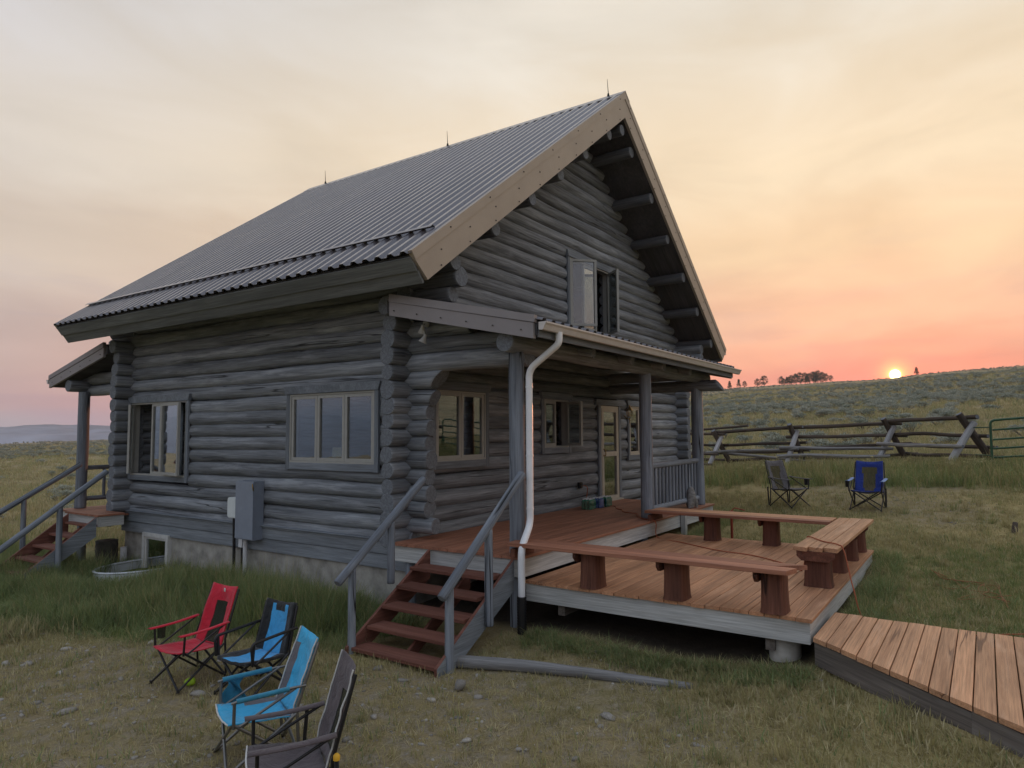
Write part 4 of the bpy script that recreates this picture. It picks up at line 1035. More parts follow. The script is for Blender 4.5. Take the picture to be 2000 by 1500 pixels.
    if st.get('cup'):
        s, cm = st['cup']; m = MB(); m.lathe([(.036, -.13), (.040, -.12), (.046, .0), (.050, .004), (.046, .006)], 12); m.build('cup_holder', cm, c, Matrix.Translation((.14, s*(hw+.055), az_-.005)), True)
    if st.get('bag'):
        s, bm = st['bag']; m = MB()
        m.sheet(lambda u, v: (.04+.16*u+.03*math.sin(v*5+u*4), s*(hw+.045+.055*math.sin(v*math.pi)*math.sin(u*math.pi)+.02*math.sin(u*11+v*7)), az_-.02-.21*v+.03*math.sin(u*7)*v), 10, 10, .006); m.build('side_pouch', bm, c, None, True)
    if st.get('cap'):
        s = st['cap']; m = MB(); m.lathe([(.024, 0), (.026, .03), (.012, .045)], 10); m.build('pole_cap', 'yellow', c, Matrix.Translation((-.30, s*(hw+.04), .46)), True)
        bar('carry_strap', [(-.30, s*(hw+.04), .46), (-.31, s*(hw+.05), .12)], .018, 'black_cloth')
    if st.get('rocker'):
        for s in (-1, 1): bar('spring', [(-.33, s*(hw+.012), .02), (-.36, s*(hw+.012), .42)], .016, 'black_plastic')
    return c
ctr = lambda a, b, lo, hi=1.1: (lambda u, v: 1 if (a < v < b and lo < u < hi) else 0)
camp_chair('camp_chair', 'red camp chair with black mesh back, leftmost of the foreground chairs', (-3.30, -.10, gz1(-3.3, -.10)), 181,
  dict(scale=.87, tube='chair_steel', top=1.0, lean=.22, seatm=['red_cloth'], backm=['red_cloth', 'mesh_cloth'], backmask=ctr(.27, .73, .05, .72), armm='red_cloth', cup=(-1, 'mesh_cloth'), logo=(.03, .045), armw=.06))
camp_chair('camp_chair', 'black camp chair with padded bright blue centre and hard arms, behind blue grey chair', (-3.10, -.86, gz1(-3.10, -.86)), 183,
  dict(scale=.84, tube='chair_steel', r=.015, hw=.28, top=.93, lean=.16, arm=.63, th=.035, seatm=['black_cloth', 'blue_cloth'], seatmask=ctr(.16, .84, -.1, 1.1), backm=['black_cloth', 'blue_cloth'],
       backmask=lambda u, v: 1 if (.2 < v < .8 and u < .93 and not (.36 < v < .64 and u > .80)) else 0, armm='black_plastic', armstyle='hard', logo=(.05, .025)))
camp_chair('camp_chair', 'sky blue camp rocker with grey piping and foam arms, before the black chair', (-3.87, -1.99, gz1(-3.87, -1.99)), 157,
  dict(scale=.90, tube='chair_alu', r=.014, top=.98, lean=.22, seatm=['teal_cloth', 'grey_cloth'], seatmask=lambda u, v: 1 if (v < .10 or v > .9) and u > .4 else 0, backm=['teal_cloth', 'grey_cloth'],
       backmask=lambda u, v: 1 if (v < .16 or v > .84) and u < .78 else 0, armm='teal_dark', armstyle='foam', piping=True, bag=(-1, 'teal_dark'), rocker=True))
camp_chair('camp_chair', 'dark brown camp chair with pale edging, nearest chair and cut off by the bottom edge', (-4.24, -2.86, gz1(-4.24, -2.86)), 147,
  dict(scale=.89, tube='chair_steel', r=.014, hw=.29, top=1.05, lean=.20, seatm=['brown_cloth'], backm=['brown_cloth', 'mesh_cloth'], backmask=ctr(.33, .67, .12, .66), armm='brown_cloth', armw=.085, piping=True, cap=1))
camp_chair('camp_chair', 'grey camp chair with see-through mesh back, on the dry lawn near the porch', (7.85, -3.42, gz1(7.85, -3.42)), 240,
  dict(scale=.95, tube='chair_steel', top=1.0, hw=.28, seatm=['slate_cloth'], backm=['slate_cloth', 'mesh_tan'], backmask=lambda u, v: 1 if (abs(v-.5) < .18+.12*u and .04 < u < .80) else 0, armm='slate_cloth', cup=(1, 'black_cloth'), rocker=True, armw=.06))
camp_chair('camp_chair', 'royal blue camp chair with see-through mesh back, standing beside the grey one', (8.08, -4.82, gz1(8.08, -4.82)), 178,
  dict(scale=.95, tube='chair_steel', top=1.0, hw=.29, seatm=['royal_cloth'], backm=['royal_cloth', 'mesh_tan'], backmask=lambda u, v: 1 if (abs(v-.5) < .18+.12*u and .04 < u < .78) else 0, armm='lightblue_cloth', cup=(-1, 'black_cloth'), rocker=True))

# ------------------------------------------------------------------ small things round the cabin
def one(name, label, cat, m, mats, M=None): return tag(m.build(name, mats, None, M), label, cat)
# electrics on the left wall
e = thing('electric_box', 'tall grey metal electric box on the left log wall with conduits below', 'electric box', (-.08, 3.45, -.26))
m = MB(); m.box((-.20, 3.28, -.27), (.0, 3.74, .70)); m.build('case', 'elec_box', e)
m = MB(); m.box((-.215, 3.27, -.255), (-.201, 3.75, .685)); m.build('cover', 'elec_box', e)
m = MB(); m.tube([(-.215, 3.29, .66), (-.235, 3.26, .62), (-.225, 3.25, .55), (-.215, 3.27, .60)], .010, 6); m.build('padlock', 'brass', e)
g = gz1(-.1, 3.6)
m = MB(); m.tube([(-.07, 3.66, -.27), (-.07, 3.66, g-.1)], .038, 10); m.build('conduit', 'pvc', e)
m = MB(); m.tube([(-.05, 3.78, -.42), (-.05, 3.78, g-.1)], .018, 8); m.build('conduit', 'black_plastic', e)
m = MB(); m.box((-.075, 3.75, -.44), (-.015, 3.85, -.26)); m.build('junction_box', 'pvc', e)
m = MB(); m.box((-.06, 3.77, -.15), (-.012, 3.86, .0)); m.build('junction_box', 'culvert', e)
e = thing('utility_box', 'small pale rounded utility box beside the tall grey electric box', 'utility box', (-.06, 3.95, .05))
m = MB(); pf = []
for cx, cy, a0 in ((.11, .13, 0), (-.11, .13, 90), (-.11, -.13, 180), (.11, -.13, 270)):
    for k in range(5): a = R(a0+22.5*k); pf.append((3.95+cx+.045*math.cos(a), .225+cy+.045*math.sin(a)))
m.prism(pf, 'X', -.125, -.03); m.prism([(3.95+(a-3.95)*.9, .225+(b-.225)*.93) for a, b in pf], 'X', -.14, -.125); m.build('cover', 'router', e)
m = MB(); m.tube([(-.07, 3.99, .06), (-.06, 3.99, -.5), (-.06, 3.98, g-.1)], .026, 8); m.build('conduit', 'black_plastic', e)
m = MB(); m.tube([(-.07, 3.88, .06), (-.05, 3.86, -.08)], .014, 8); m.build('conduit', 'pvc', e)
# flood lamp on the porch end beam
e = thing('flood_lamp', 'twin white flood lamp under the porch roof end by the log corner', 'lamp', (-.08, -.36, 2.9))
m = MB(); m.lathe([(.05, -.03), (.05, 0), (.03, .01)], 14); m.build('base', 'lamp_white', e, Matrix.Translation((-.06, -.36, 3.02)) @ Matrix.Rotation(R(-90), 4, 'Y'))
for dx, dy, dz, ax in ((-.12, -.36, 2.94, (1.9, .25)), (-.13, -.40, 2.80, (2.2, -.2))):
    m = MB(); m.lathe([(.018, -.06), (.026, -.02), (.056, .05), (.060, .062), (.052, .062), (.045, .045), (.0, .04)], 14); h = m.build('lamp_head', 'lamp_white', e, Matrix.Translation((dx, dy, dz)) @ Matrix.Rotation(R(200), 4, 'X') @ Matrix.Rotation(ax[1], 4, 'Y'))
    m = MB(); m.lathe([(.0, .041), (.045, .046), (.0, .052)], 12); m.build('lens', 'galv', h, PM[h.name])
m = MB(); m.tube([(-.06, -.36, 3.02), (-.11, -.36, 2.99), (-.125, -.40, 2.88), (-.13, -.40, 2.84)], .012, 6); m.build('arm', 'lamp_white', e)
# porch lantern
e = thing('wall_lantern', 'small brass wall lantern on the log wall right of the porch door', 'lantern', (7.10, -.08, 1.75))
T0 = Matrix.Translation((7.12, -.17, 1.80))
m = MB(); m.lathe([(.03, 0), (.055, .03), (.075, .17)], 6, sm=False); m.build('glass_shade', 'clear_plastic', e, T0)
m = MB(); m.lathe([(.085, .17), (.05, .22), (.015, .26), (.01, .30)], 6, sm=False); m.build('cap', 'brass', e, T0)
m = MB()
for k in range(6):
    a = math.pi/3*k; m.tube([(.055*math.cos(a), .055*math.sin(a), .03), (.076*math.cos(a), .076*math.sin(a), .172)], .006, 5)
m.build('cage', 'brass', e, T0)
m = MB(); m.tube([(7.12, -.03, 1.86), (7.12, -.10, 1.80), (7.12, -.17, 1.77), (7.12, -.17, 1.81)], .010, 6); m.tube([(7.12, -.17, 1.80), (7.12, -.17, 1.70), (7.12, -.165, 1.66)], [.014, .009, .004], 6); m.build('bracket', 'brass', e)
m = MB(); m.lathe([(.02, .05), (.02, .11), (.008, .13)], 8); m.build('bulb', 'paper', e, T0)
# outlet, cord
m = MB(); m.box((4.94, -.055, .36), (5.05, -.005, .48)); m.box((4.955, -.07, .375), (5.035, -.055, .465)); one('outlet_box', 'small dark weatherproof outlet on porch wall with orange cord plugged in', 'outlet', m, 'black_plastic')
def cat_path(pts, n=8):
    pts = [Vector(p) for p in pts]; pts = [pts[0]]+pts+[pts[-1]]; out = []
    for i in range(1, len(pts)-2):
        p0, p1, p2, p3 = pts[i-1:i+3]
        for k in range(n):
            t = k/n; out.append(.5*((2*p1)+(p2-p0)*t+(2*p0-5*p1+4*p2-p3)*t*t+(3*p1-p0-3*p2+p3)*t*t*t))
    out.append(pts[-2]); return out
cz = ZL+.010
m = MB(); m.tube(cat_path([(5.06, -.075, .42), (5.12, -.13, .36), (5.13, -.10, .10), (5.16, -.18, .012), (5.3, -.62, .010), (4.95, -.85, .010), (4.77, -1.06, .010), (4.5, -1.2, .010), (4.35, -1.55, .010), (4.05, -1.66, .010), (3.72, -1.95, .010), (3.66, -2.13, .012), (3.66, -2.19, -.05), (3.65, -2.22, cz), (3.36, -2.74, cz), (2.95, -3.42, cz), (2.78, -4.0, cz), (2.35, -4.55, cz), (2.02, -4.80, cz), (1.93, -4.87, -.05), (1.90, -4.90, .13), (1.88, -4.93, .182), (1.60, -5.14, .178), (1.42, -5.33, .180), (1.36, -5.40, .12), (1.22, -5.50, -.25), (1.15, -5.62, gz1(1.15, -5.62)+.03), (.95, -6.0, gz1(.95, -6.0)+.03), (.80, -6.35, gz1(.8, -6.35)+.04), (1.0, -6.9, gz1(1, -6.9)+.04), (1.3, -7.6, gz1(1.3, -7.6)+.03)]), .0075, 6)
one('extension_cord', 'thin orange extension cord running over the decks and bench to the lawn', 'cord', m, 'cord')
# water bottle packs
def pack(label, loc, rz, mat, nx=4, ny=3):
    p = thing('water_bottle_pack', label, 'bottle pack', loc, rz)
    bm = MB(); bm.lathe([(.030, 0), (.0315, .01), (.0315, .05), (.029, .055), (.0315, .06), (.0315, .125), (.026, .155), (.012, .175), (.012, .185)], 10); bmesh_ = bm.mesh('bottle', mat)
    cm = MB(); cm.lathe([(.0145, .185), (.0145, .203)], 10); cmesh = cm.mesh('cap', 'bottle_cap')
    for i in range(nx):
        for j in range(ny):
            Mx = Matrix.Translation(((i-(nx-1)/2)*.066, (j-(ny-1)/2)*.066, .003))
            b = link('bottle', bmesh_, p, Mx, True); link('cap', cmesh, b, PM[p.name] @ Mx)
    hx, hy = nx*.033+.003, ny*.033+.003; m = MB()
    m.prism([(-hx, -hy+.02), (-hx+.02, -hy), (hx-.02, -hy), (hx, -hy+.02), (hx, hy-.02), (hx-.02, hy), (-hx+.02, hy), (-hx, hy-.02)], 'Z', .0, .17); m.build('shrink_wrap', 'clear_plastic', p, None, True)
pack('shrink wrapped pack of green water bottles left of the porch door', (4.66, -.40, .0), R(8), 'wrap_green', 5, 3)
pack('shrink wrapped pack of blue water bottles between two green packs by door', (4.98, -.43, .0), R(4), 'wrap_blue', 3, 3)
pack('shrink wrapped pack of green water bottles nearest the porch door', (5.27, -.45, .0), R(2), 'wrap_green', 4, 3)
# driftwood piece leaning on the railing
m = MB(); rr = random.Random(5)
def chunk(seed, c, sx, sy, sz, tilt):
    vs = []; n, k = 12, 9
    for i in range(k+1):
        t = i/k; e = math.sin(math.pi*min(1, max(0, .06+t*.90)))**.45
        for q in range(n):
            a = 2*math.pi*q/n; w = 1+.35*mnoise.noise((math.cos(a)*1.5+seed, math.sin(a)*1.5, t*2.4))
            vs.append((c[0]+sx*e*w*math.cos(a)+tilt[0]*t, c[1]+sy*e*w*math.sin(a)+tilt[1]*t, c[2]+sz*t*(1+.12*mnoise.noise((a, seed, 1)))))
    m.add(vs, [(i*n+q, i*n+(q+1) % n, (i+1)*n+(q+1) % n, (i+1)*n+q) for i in range(k) for q in range(n)], 0, True)
    m.add(vs[:n], [tuple(reversed(range(n)))]); m.add(vs[-n:], [tuple(range(n))])
chunk(1, (5.86, -2.00, .0), .13, .09, .40, (-.02, -.02)); chunk(4, (6.00, -2.07, .0), .06, .05, .27, (-.10, .03)); chunk(7, (5.74, -2.02, .0), .05, .05, .33, (.05, 0))
one('driftwood_piece', 'upright chunk of split grey driftwood leaning on the porch railing', 'driftwood', m, 'grey_wood')
# card in the left wall window, curtains
m = MB(); m.add([(.10, 1.50, 1.12), (.10, 1.72, 1.12), (.10, 1.705, 1.27), (.10, 1.515, 1.27), (.106, 1.50, 1.12), (.106, 1.72, 1.12), (.106, 1.705, 1.27), (.106, 1.515, 1.27)], [(0, 1, 2, 3), (7, 6, 5, 4), (0, 4, 5, 1), (1, 5, 6, 2), (2, 6, 7, 3), (3, 7, 4, 0)])
one('window_card', 'small yellowish card standing behind the middle pane of the three pane window', 'card', m, 'paper')
def curtain(label, P, u0, u1, z0, z1):
    m = MB(); m.sheet(lambda u, v: P(u0+(u1-u0)*u, -.22+.022*math.sin(u*(u1-u0)*70), z0+(z1-z0)*v), 28, 2, .004); one('curtain', label, 'curtain', m, 'curtain')
curtain('pale curtain strip hanging inside the far window of left wall', side('L'), 6.15, 6.62, .66, 2.15)
curtain('pale curtain hanging inside the open upstairs gable window', side('F'), 4.72, 4.98, 3.58, 5.0)
# window well, pipe, barrel
gw = gz1(-.5, 6.6)
m = MB()
def well(u, v): a = math.pi*u; return (-.02-1.15*math.sin(a)**.8, 6.42+.64*math.cos(a), -1.30+.33*v)
m.sheet(well, 28, 6, .010); rim = [Vector(well(i/28, 1)) for i in range(29)]; m.tube(rim, .022, 7)
one('window_well', 'galvanised curved window well in the grass below the basement window', 'window well', m, 'galv')
m = MB(); m.tube([(-.10, 7.62, -1.35), (-.10, 7.62, -.76)], .062, 14); one('vent_pipe', 'short white plastic pipe standing at the foundation near back stairs', 'pipe', m, 'pvc')
m = MB(); prof_ = [(.20, -1.4)]+[(.20+(.008 if k % 2 else 0), -1.4+.05*k) for k in range(1, 16)]+[(.19, -.64), (.0, -.66)]
m.lathe(prof_, 20); one('barrel', 'dark rusty barrel under the back porch deck', 'barrel', m, 'culvert', Matrix.Translation((-.22, 8.05, 0)))
# fallen logs and timbers
one_l = log('fallen_log', (-1.42, -1.93, gz1(-1.42, -1.93)+.05), (-.86, -4.40, gz1(-.86, -4.40)+.012), .072, .042, None, mats=('grey_wood', 'log_end'), wob=.022); tag(one_l, 'long grey weathered log lying in the grass from foot of front stairs', 'log')
one_l = log('fallen_log', (-1.17, 3.66, gz1(-1.17, 3.66)+.13), (-.95, 2.2, gz1(-.95, 2.2)+.12), .075, .07, None, mats=('grey_wood', 'log_end')); tag(one_l, 'short pale log end half hidden in tall grass behind red chair', 'log')
one_l = log('fallen_log', (-.97, 2.0, gz1(-.97, 2.0)+.10), (-.72, .55, gz1(-.72, .55)+.08), .06, .06, None, mats=('grey_wood', 'log_end')); tag(one_l, 'thin pale log in tall grass, between red chair and front stairs', 'log')
m = MB(); S = (6.45, -7.12); zz = gz1(*S)
one_l = log('stump', (S[0], S[1], zz-.05), (S[0]+.03, S[1]-.02, zz+.17), .055, .035, None, mats=('fence_dark', 'log_end'), upv=(1, 0, 0)); tag(one_l, 'small dark upright stump on the dry lawn at right edge', 'stump')
# standpipe
hx, hy = 3.98, -3.32+.0; hx, hy = 4.42, -3.22; zz = gz1(hx, hy)
e = thing('standpipe', 'rusty red water standpipe beyond the far bench', 'standpipe', (hx, hy, zz))
m = MB(); m.tube([(hx, hy, zz), (hx, hy, zz+.55)], .022, 10); m.build('pipe', 'hydrant', e)
m = MB(); m.lathe([(.035, 0), (.045, .03), (.045, .09), (.03, .12)], 12); m.build('head', 'hydrant', e, Matrix.Translation((hx, hy, zz+.52)))
m = MB(); m.tube([(hx, hy, zz+.58), (hx+.02, hy-.11, zz+.58), (hx+.02, hy-.13, zz+.52)], .018, 8); m.build('spout', 'hydrant', e)
m = MB(); m.tube([(hx, hy, zz+.64), (hx+.02, hy-.05, zz+.69), (hx, hy-.22, zz+.66)], .010, 6); m.build('lever', 'hydrant', e)
# twine heap on lawn
m = MB(); rr = random.Random(3); base = [(3.55, -6.15), (3.30, -6.38), (3.05, -6.55), (2.75, -6.70), (2.45, -6.80), (2.10, -6.92)]
for k in range(4):
    pts = []
    for i, (x, y) in enumerate(base):
        if k > 2 and rr.random() < .2: continue
        s = .04+.10*(1 if 0 < i < 5 else .2); px, py = x+rr.uniform(-s, s), y+rr.uniform(-s, s); pts.append((px, py, gz1(px, py)+.035+rr.uniform(0, .05)))
    if len(pts) > 2: m.tube(cat_path(pts, 5), .004, 5)
for loop in ([(2.95, -6.2), (2.75, -6.35), (2.85, -6.5), (3.0, -6.55)], [(3.35, -6.75), (3.0, -6.85), (2.8, -6.78)], [(2.6, -6.95), (2.25, -6.45), (2.6, -6.62)]):
    m.tube(cat_path([(x, y, gz1(x, y)+.045) for x, y in loop], 6), .004, 5)
one('twine_heap', 'tangled orange baling twine lying on the green lawn', 'twine', m, 'twine')
m = MB(); rr = random.Random(9)
for k in range(5):
    a = R(72*k); cx, cy = .022*math.cos(a), .022*math.sin(a); v0 = len(m.v)
    vs = []; n = 10
    for i in range(7):
        t = math.pi*i/6
        for q in range(n): b = 2*math.pi*q/n; vs.append((cx+.032*math.sin(t)*math.cos(b), cy+.032*math.sin(t)*math.sin(b), .035+.033*math.cos(t)))
    m.add(vs, [(i*n+q, (i+1)*n+q, (i+1)*n+(q+1) % n, i*n+(q+1) % n) for i in range(6) for q in range(n)], 0, True)
one('lime_toy', 'lime green lumpy object on the ground under the red chair', 'toy', m, 'lime', Matrix.Translation((-3.36, -.24, gz1(-3.36, -.24)+.005)))

# ------------------------------------------------------------------ fence and gate
AF = [(21.6, 5.6), (19.75, 1.8), (18.2, -1.35), (17.8, -4.35), (14.42, -6.50)]
def fence(label, AF, loose=True):
    f = thing('jack_leg_fence', label, 'fence', (AF[len(AF)//2][0], AF[len(AF)//2][1], gz1(*AF[len(AF)//2])))
    fr = []
    for i, (x, y) in enumerate(AF):
        a, b = AF[max(0, i-1)], AF[min(len(AF)-1, i+1)]; d = Vector((b[0]-a[0], b[1]-a[1], 0)).normalized(); n = Vector((d.y, -d.x, 0))
        if n.dot(Vector((CAM.x-x, CAM.y-y, 0))) < 0: n = -n
        p = Vector((x, y, 0)); f0 = p+n*.66; b0 = p-n*.66
        f0.z = gz1(f0.x, f0.y)-.03; b0.z = gz1(b0.x, b0.y)-.03; zt = max(f0.z, b0.z)+1.15
        ft = p-n*.10+d*.06; ft.z = zt+.02; bt_ = p+n*.22-d*.06; bt_.z = zt+.24
        log('brace_leg', f0, ft, .095, .085, f, mats=('fence_grey', 'log_end'), n=10, upv=(1, 0, 0), step=.4)
        log('brace_leg', b0, bt_, .10, .09, f, mats=('fence_dark', 'log_end'), n=10, upv=(1, 0, 0), step=.4)
        fr.append((p, n, d, f0, ft, b0, bt_, zt))
    def at(i, sd, h):
        p, n, d, f0, ft, b0, bt_, zt = fr[i]; A, B = (f0, ft) if sd > 0 else (b0, bt_); t = h/(B.z-A.z); q = A+(B-A)*t
        return q+n*(.12*sd)
    for i in range(len(AF)-1):
        e = .35*(Vector((AF[i+1][0]-AF[i][0], AF[i+1][1]-AF[i][1], 0)).normalized())
        p, q = fr[i], fr[i+1]; jz = (i % 2)*.05
        A = p[0]+Vector((0, 0, p[7]+.10+jz)); B = q[0]+Vector((0, 0, q[7]+.10+jz)); log('rail', A-e, B+e, .068, .058, f, mats=('fence_dark', 'log_end'), n=10, wob=.03, step=.45)
        for sd, h in ((-1, .86), (-1, .52), (-1, .20), (1, .62), (1, .30)):
            if sd > 0 and h < .4 and i % 2: continue
            log('rail', at(i, sd, h+rnd.uniform(-.09, .09))-e, at(i+1, sd, h+rnd.uniform(-.09, .09))+e, .06, .05, f, mats=('fence_dark' if (sd < 0 or rnd.random() < .6) else 'grey_wood', 'log_end'), n=10, wob=.03, step=.45)
    if loose:
        log('rail', at(1, 1, .72), at(2, 1, .38)+Vector((-.2, -2.4, -.32)), .055, .045, f, mats=('grey_wood', 'log_end'), n=10, wob=.03)
        A = fr[0][0]+Vector((0, 0, fr[0][7]+.05)); B = fr[1][0]+Vector((-.5, -1.3, fr[1][7]+.42)); log('rail', A, B, .055, .045, f, mats=('fence_dark', 'log_end'), n=10)
fence('weathered jack leg rail fence crossing the meadow behind the two far chairs', AF)
fence('jack leg rail fence continuing beyond the green gate', [(13.3, -11.1), (12.2, -14.4), (10.6, -17.6), (8.4, -20.4)], False)
gt = thing('farm_gate', 'green tubular metal farm gate at end of the rail fence', 'gate', (13.45, -8.8, .5))
ga_, gb_ = Vector((13.55, -6.95, 0)), Vector((13.45, -10.6, 0)); z0 = gz1(13.5, -7.0)+.10; z1 = gz1(13.45, -10.6)+.12
def gp(t, h): p = ga_.lerp(gb_, t); return (p.x, p.y, z0+(z1-z0)*t+h)
m = MB(); m.tube(smooth_path([gp(.0, .0), gp(.0, 1.12), gp(1, 1.12), gp(1, .0), gp(.0, .0)]), .030, 8); m.build('outer_tube', 'gate_green', gt)
for h in (.20, .42, .64, .88): m = MB(); m.tube([gp(.01, h), gp(.99, h)], .024, 8); m.build('bar', 'gate_green', gt)
for t_ in (.33, .66): m = MB(); m.box((gp(t_, 0)[0]-.015, gp(t_, 0)[1]-.03, gp(t_, 0)[2]), (gp(t_, 0)[0]+.015, gp(t_, 0)[1]+.03, gp(t_, 1.1)[2])); m.build('stay', 'gate_green', gt)
for h in (.25, .95): m = MB(); m.tube([(14.3, -6.6, gp(0, h)[2]), gp(0, h)], .018, 6); m.build('hinge', 'gate_green', gt)
# ------------------------------------------------------------------ trees on the crest
def pine_meshes(seed, h, shape):
    rr = random.Random(seed); tr = MB(); tr.tube([(0, 0, -.4), (.05*h*rr.uniform(-.3, .3), 0, h*.5), (0, 0, h*.97)], [.025*h, .017*h, .004*h], 7)
    for k in range(10):
        z = h*rr.uniform(.2, .8); a = rr.uniform(0, 6.28); l = h*.16*rr.uniform(.6, 1.2); tr.tube([(0, 0, z), (l*math.cos(a), l*math.sin(a), z+l*.25)], [.008*h, .003*h], 4)
    cr = MB()
    nc = 105
    for k in range(nc):
        t = rr.random()**.85
        z = h*(.14+.86*t)
        if shape == 'cone': rad = h*.24*(1-t)**.8+.02*h
        else: rad = h*.36*math.sin(math.pi*(.10+.86*t))**.75
        a = rr.uniform(0, 6.28); q = rad*math.sqrt(rr.uniform(.12, 1)); c = Vector((q*math.cos(a), q*math.sin(a), z+rr.uniform(-.02, .02)*h)); s = h*rr.uniform(.045, .085)
        for j in range(26):
            d = Vector((rr.gauss(0, 1), rr.gauss(0, 1), rr.gauss(0, .7))).normalized(); p = c+d*s*rr.uniform(.3, 1.05); o_ = Vector((rr.gauss(0, 1), rr.gauss(0, 1), rr.gauss(0, 1))).normalized(); w = d.cross(o_).normalized()*s*.26; u = d*s*.46
            cr.add([p-w, p+w, p+u], [(0, 1, 2)])
    return tr.mesh('trunk', 'bark'), cr.mesh('crown', 'pine')
PV = [pine_meshes(s, 1.0, sh) for s, sh in ((1, 'cone'), (2, 'round'), (3, 'round'), (4, 'cone'), (5, 'round'))]
def crest_pt(az, r): return CAM.x+r*math.cos(R(az)), CAM.y+r*math.sin(R(az))
def tree(az, r, h, v, label, group=None, wx=1.0):
    x, y = crest_pt(az, r); o = thing('pine_tree', label, 'tree', (x, y, gz1(x, y)-.1), rnd.uniform(0, 6), group)
    for nm, me in zip(('trunk', 'crown'), PV[v]): link(nm, me, o, Matrix.Diagonal((h*wx*1.02, h*wx*1.02, h*1.10, 1)), True)
tree(3.62, 385, 3.5, 0, 'lone small pine on the hill crest just right of the sun', None, 1.35)
clump = 'dark pine in the long dense clump on hill crest'
for az, h, v in ((12.75, 4.2, 1), (12.35, 3.8, 0), (12.0, 4.6, 1), (11.7, 5.0, 2), (11.4, 5.6, 4), (11.05, 5.2, 1), (10.75, 4.8, 2), (10.45, 5.5, 4), (10.15, 5.8, 1), (9.85, 5.2, 2), (12.55, 3.4, 2), (12.15, 3.9, 4), (10.9, 4.6, 0), (10.3, 4.9, 2), (9.6, 4.0, 1)): tree(az, 398+rnd.uniform(-6, 6), h, v, clump, 'pines in the clump on the crest', 1.25)
tree(9.25, 392, 2.9, 2, 'small round pine at right end of the crest clump', None, 1.2)
for az, h, v in ((14.5, 3.9, 1), (14.0, 5.0, 4)): tree(az, 398, h, v, 'round crowned pine on crest, left of the long clump', 'pair of round pines', 1.3)
for az, h, v in ((15.9, 4.3, 3), (15.45, 3.2, 2)): tree(az, 398, h, v, 'pointed pine on crest beside the pair of round pines', 'pair of pointed pines', 1.2)
for az, h, v in ((16.6, 4.2, 0), (17.6, 4.6, 1), (18.1, 3.8, 2), (17.2, 2.0, 3)): tree(az, 400, h, v, 'pine on crest close to the porch roof corner', 'pines by the roof corner', 1.25)

# ------------------------------------------------------------------ sagebrush
def sage_mesh(seed, n=420):
    rr = random.Random(seed); m = MB()
    for k in range(9):
        a = rr.uniform(0, 6.28); l = rr.uniform(.3, .5); m.tube([(0, 0, -.05), (l*.5*math.cos(a), l*.5*math.sin(a), .25), (l*math.cos(a), l*math.sin(a), rr.uniform(.4, .65))], [.022, .014, .006], 4, 1, False)
    lob = [(rr.uniform(-.32, .32), rr.uniform(-.32, .32), rr.uniform(.28, .58), rr.uniform(.16, .28)) for _ in range(9)]
    for k in range(n):
        lx, ly, lz, lr = rr.choice(lob); d = Vector((rr.gauss(0, 1), rr.gauss(0, 1), abs(rr.gauss(0, 1))*.9-.15)).normalized(); p = Vector((lx, ly, lz))+d*lr*rr.uniform(.65, 1.0)
        if p.z < .05: continue
        u = (d*.6+Vector((rr.gauss(0, .5), rr.gauss(0, .5), .7))).normalized(); w = u.cross(Vector((rr.gauss(0, 1), rr.gauss(0, 1), rr.gauss(0, 1)))).normalized()*.020; l = rr.uniform(.07, .13)
        m.add([p-w, p+w, p+u*l+w*.5, p+u*l-w*.5], [(0, 1, 2, 3)])
    return m.mesh('sagebrush', ['sage', 'sage_twig'])
SV = [sage_mesh(s) for s in (1, 2, 3, 4)]
rs_ = np.random.default_rng(5)
def az_r(n, a0, a1, r0, r1): 
    a = np.radians(rs_.uniform(a0, a1, n)); r = r0*(r1/r0)**rs_.uniform(0, 1, n)**.8
    return CAM.x+r*np.cos(a), CAM.y+r*np.sin(a), r
def sage_ok(x, y): return vnoise(x, y, 30, 21)+vnoise(x, y, 9, 22)*.6+rs_.uniform(-.25, .25, len(x)) > .05
X, Y, RR = az_r(1500, -4, 21, 29, 150); k = sage_ok(X, Y); X, Y, RR = X[k][:225], Y[k][:225], RR[k][:225]
X2, Y2, R2 = az_r(500, 61, 74, 22, 120); k = sage_ok(X2, Y2); X = np.r_[X, X2[k][:45]]; Y = np.r_[Y, Y2[k][:45]]; nr_ = min(225, len(RR)); Z = gz(X, Y)
for i in range(len(X)):
    right = i < nr_
    o = link('sagebrush', SV[i % 4], None, Matrix.Translation((X[i], Y[i], Z[i]-.03)) @ Matrix.Rotation(rnd.uniform(0, 6), 4, 'Z') @ Matrix.Diagonal((rnd.uniform(.55, 1.2), rnd.uniform(.55, 1.2), rnd.uniform(.45, .85), 1)))
    az_i = math.degrees(math.atan2(Y[i]-CAM.y, X[i]-CAM.x)); r_i = math.hypot(Y[i]-CAM.y, X[i]-CAM.x); sz_i = o.scale.x
    tag(o, ('broad' if sz_i > .9 else 'small')+' grey green sagebrush '+('close behind the rail fence' if r_i < 50 else 'halfway up the right slope' if r_i < 90 else 'high on the right slope')+(', right of the sun' if az_i < 3.5 else ', below the sun' if az_i < 7 else ', below the crest pines' if az_i < 14 else ', near the porch corner') if right else 'low grey green sagebrush on the slope behind the back stairs', 'sagebrush', 'sagebrush on the right slope' if right else 'sagebrush on the left slope')

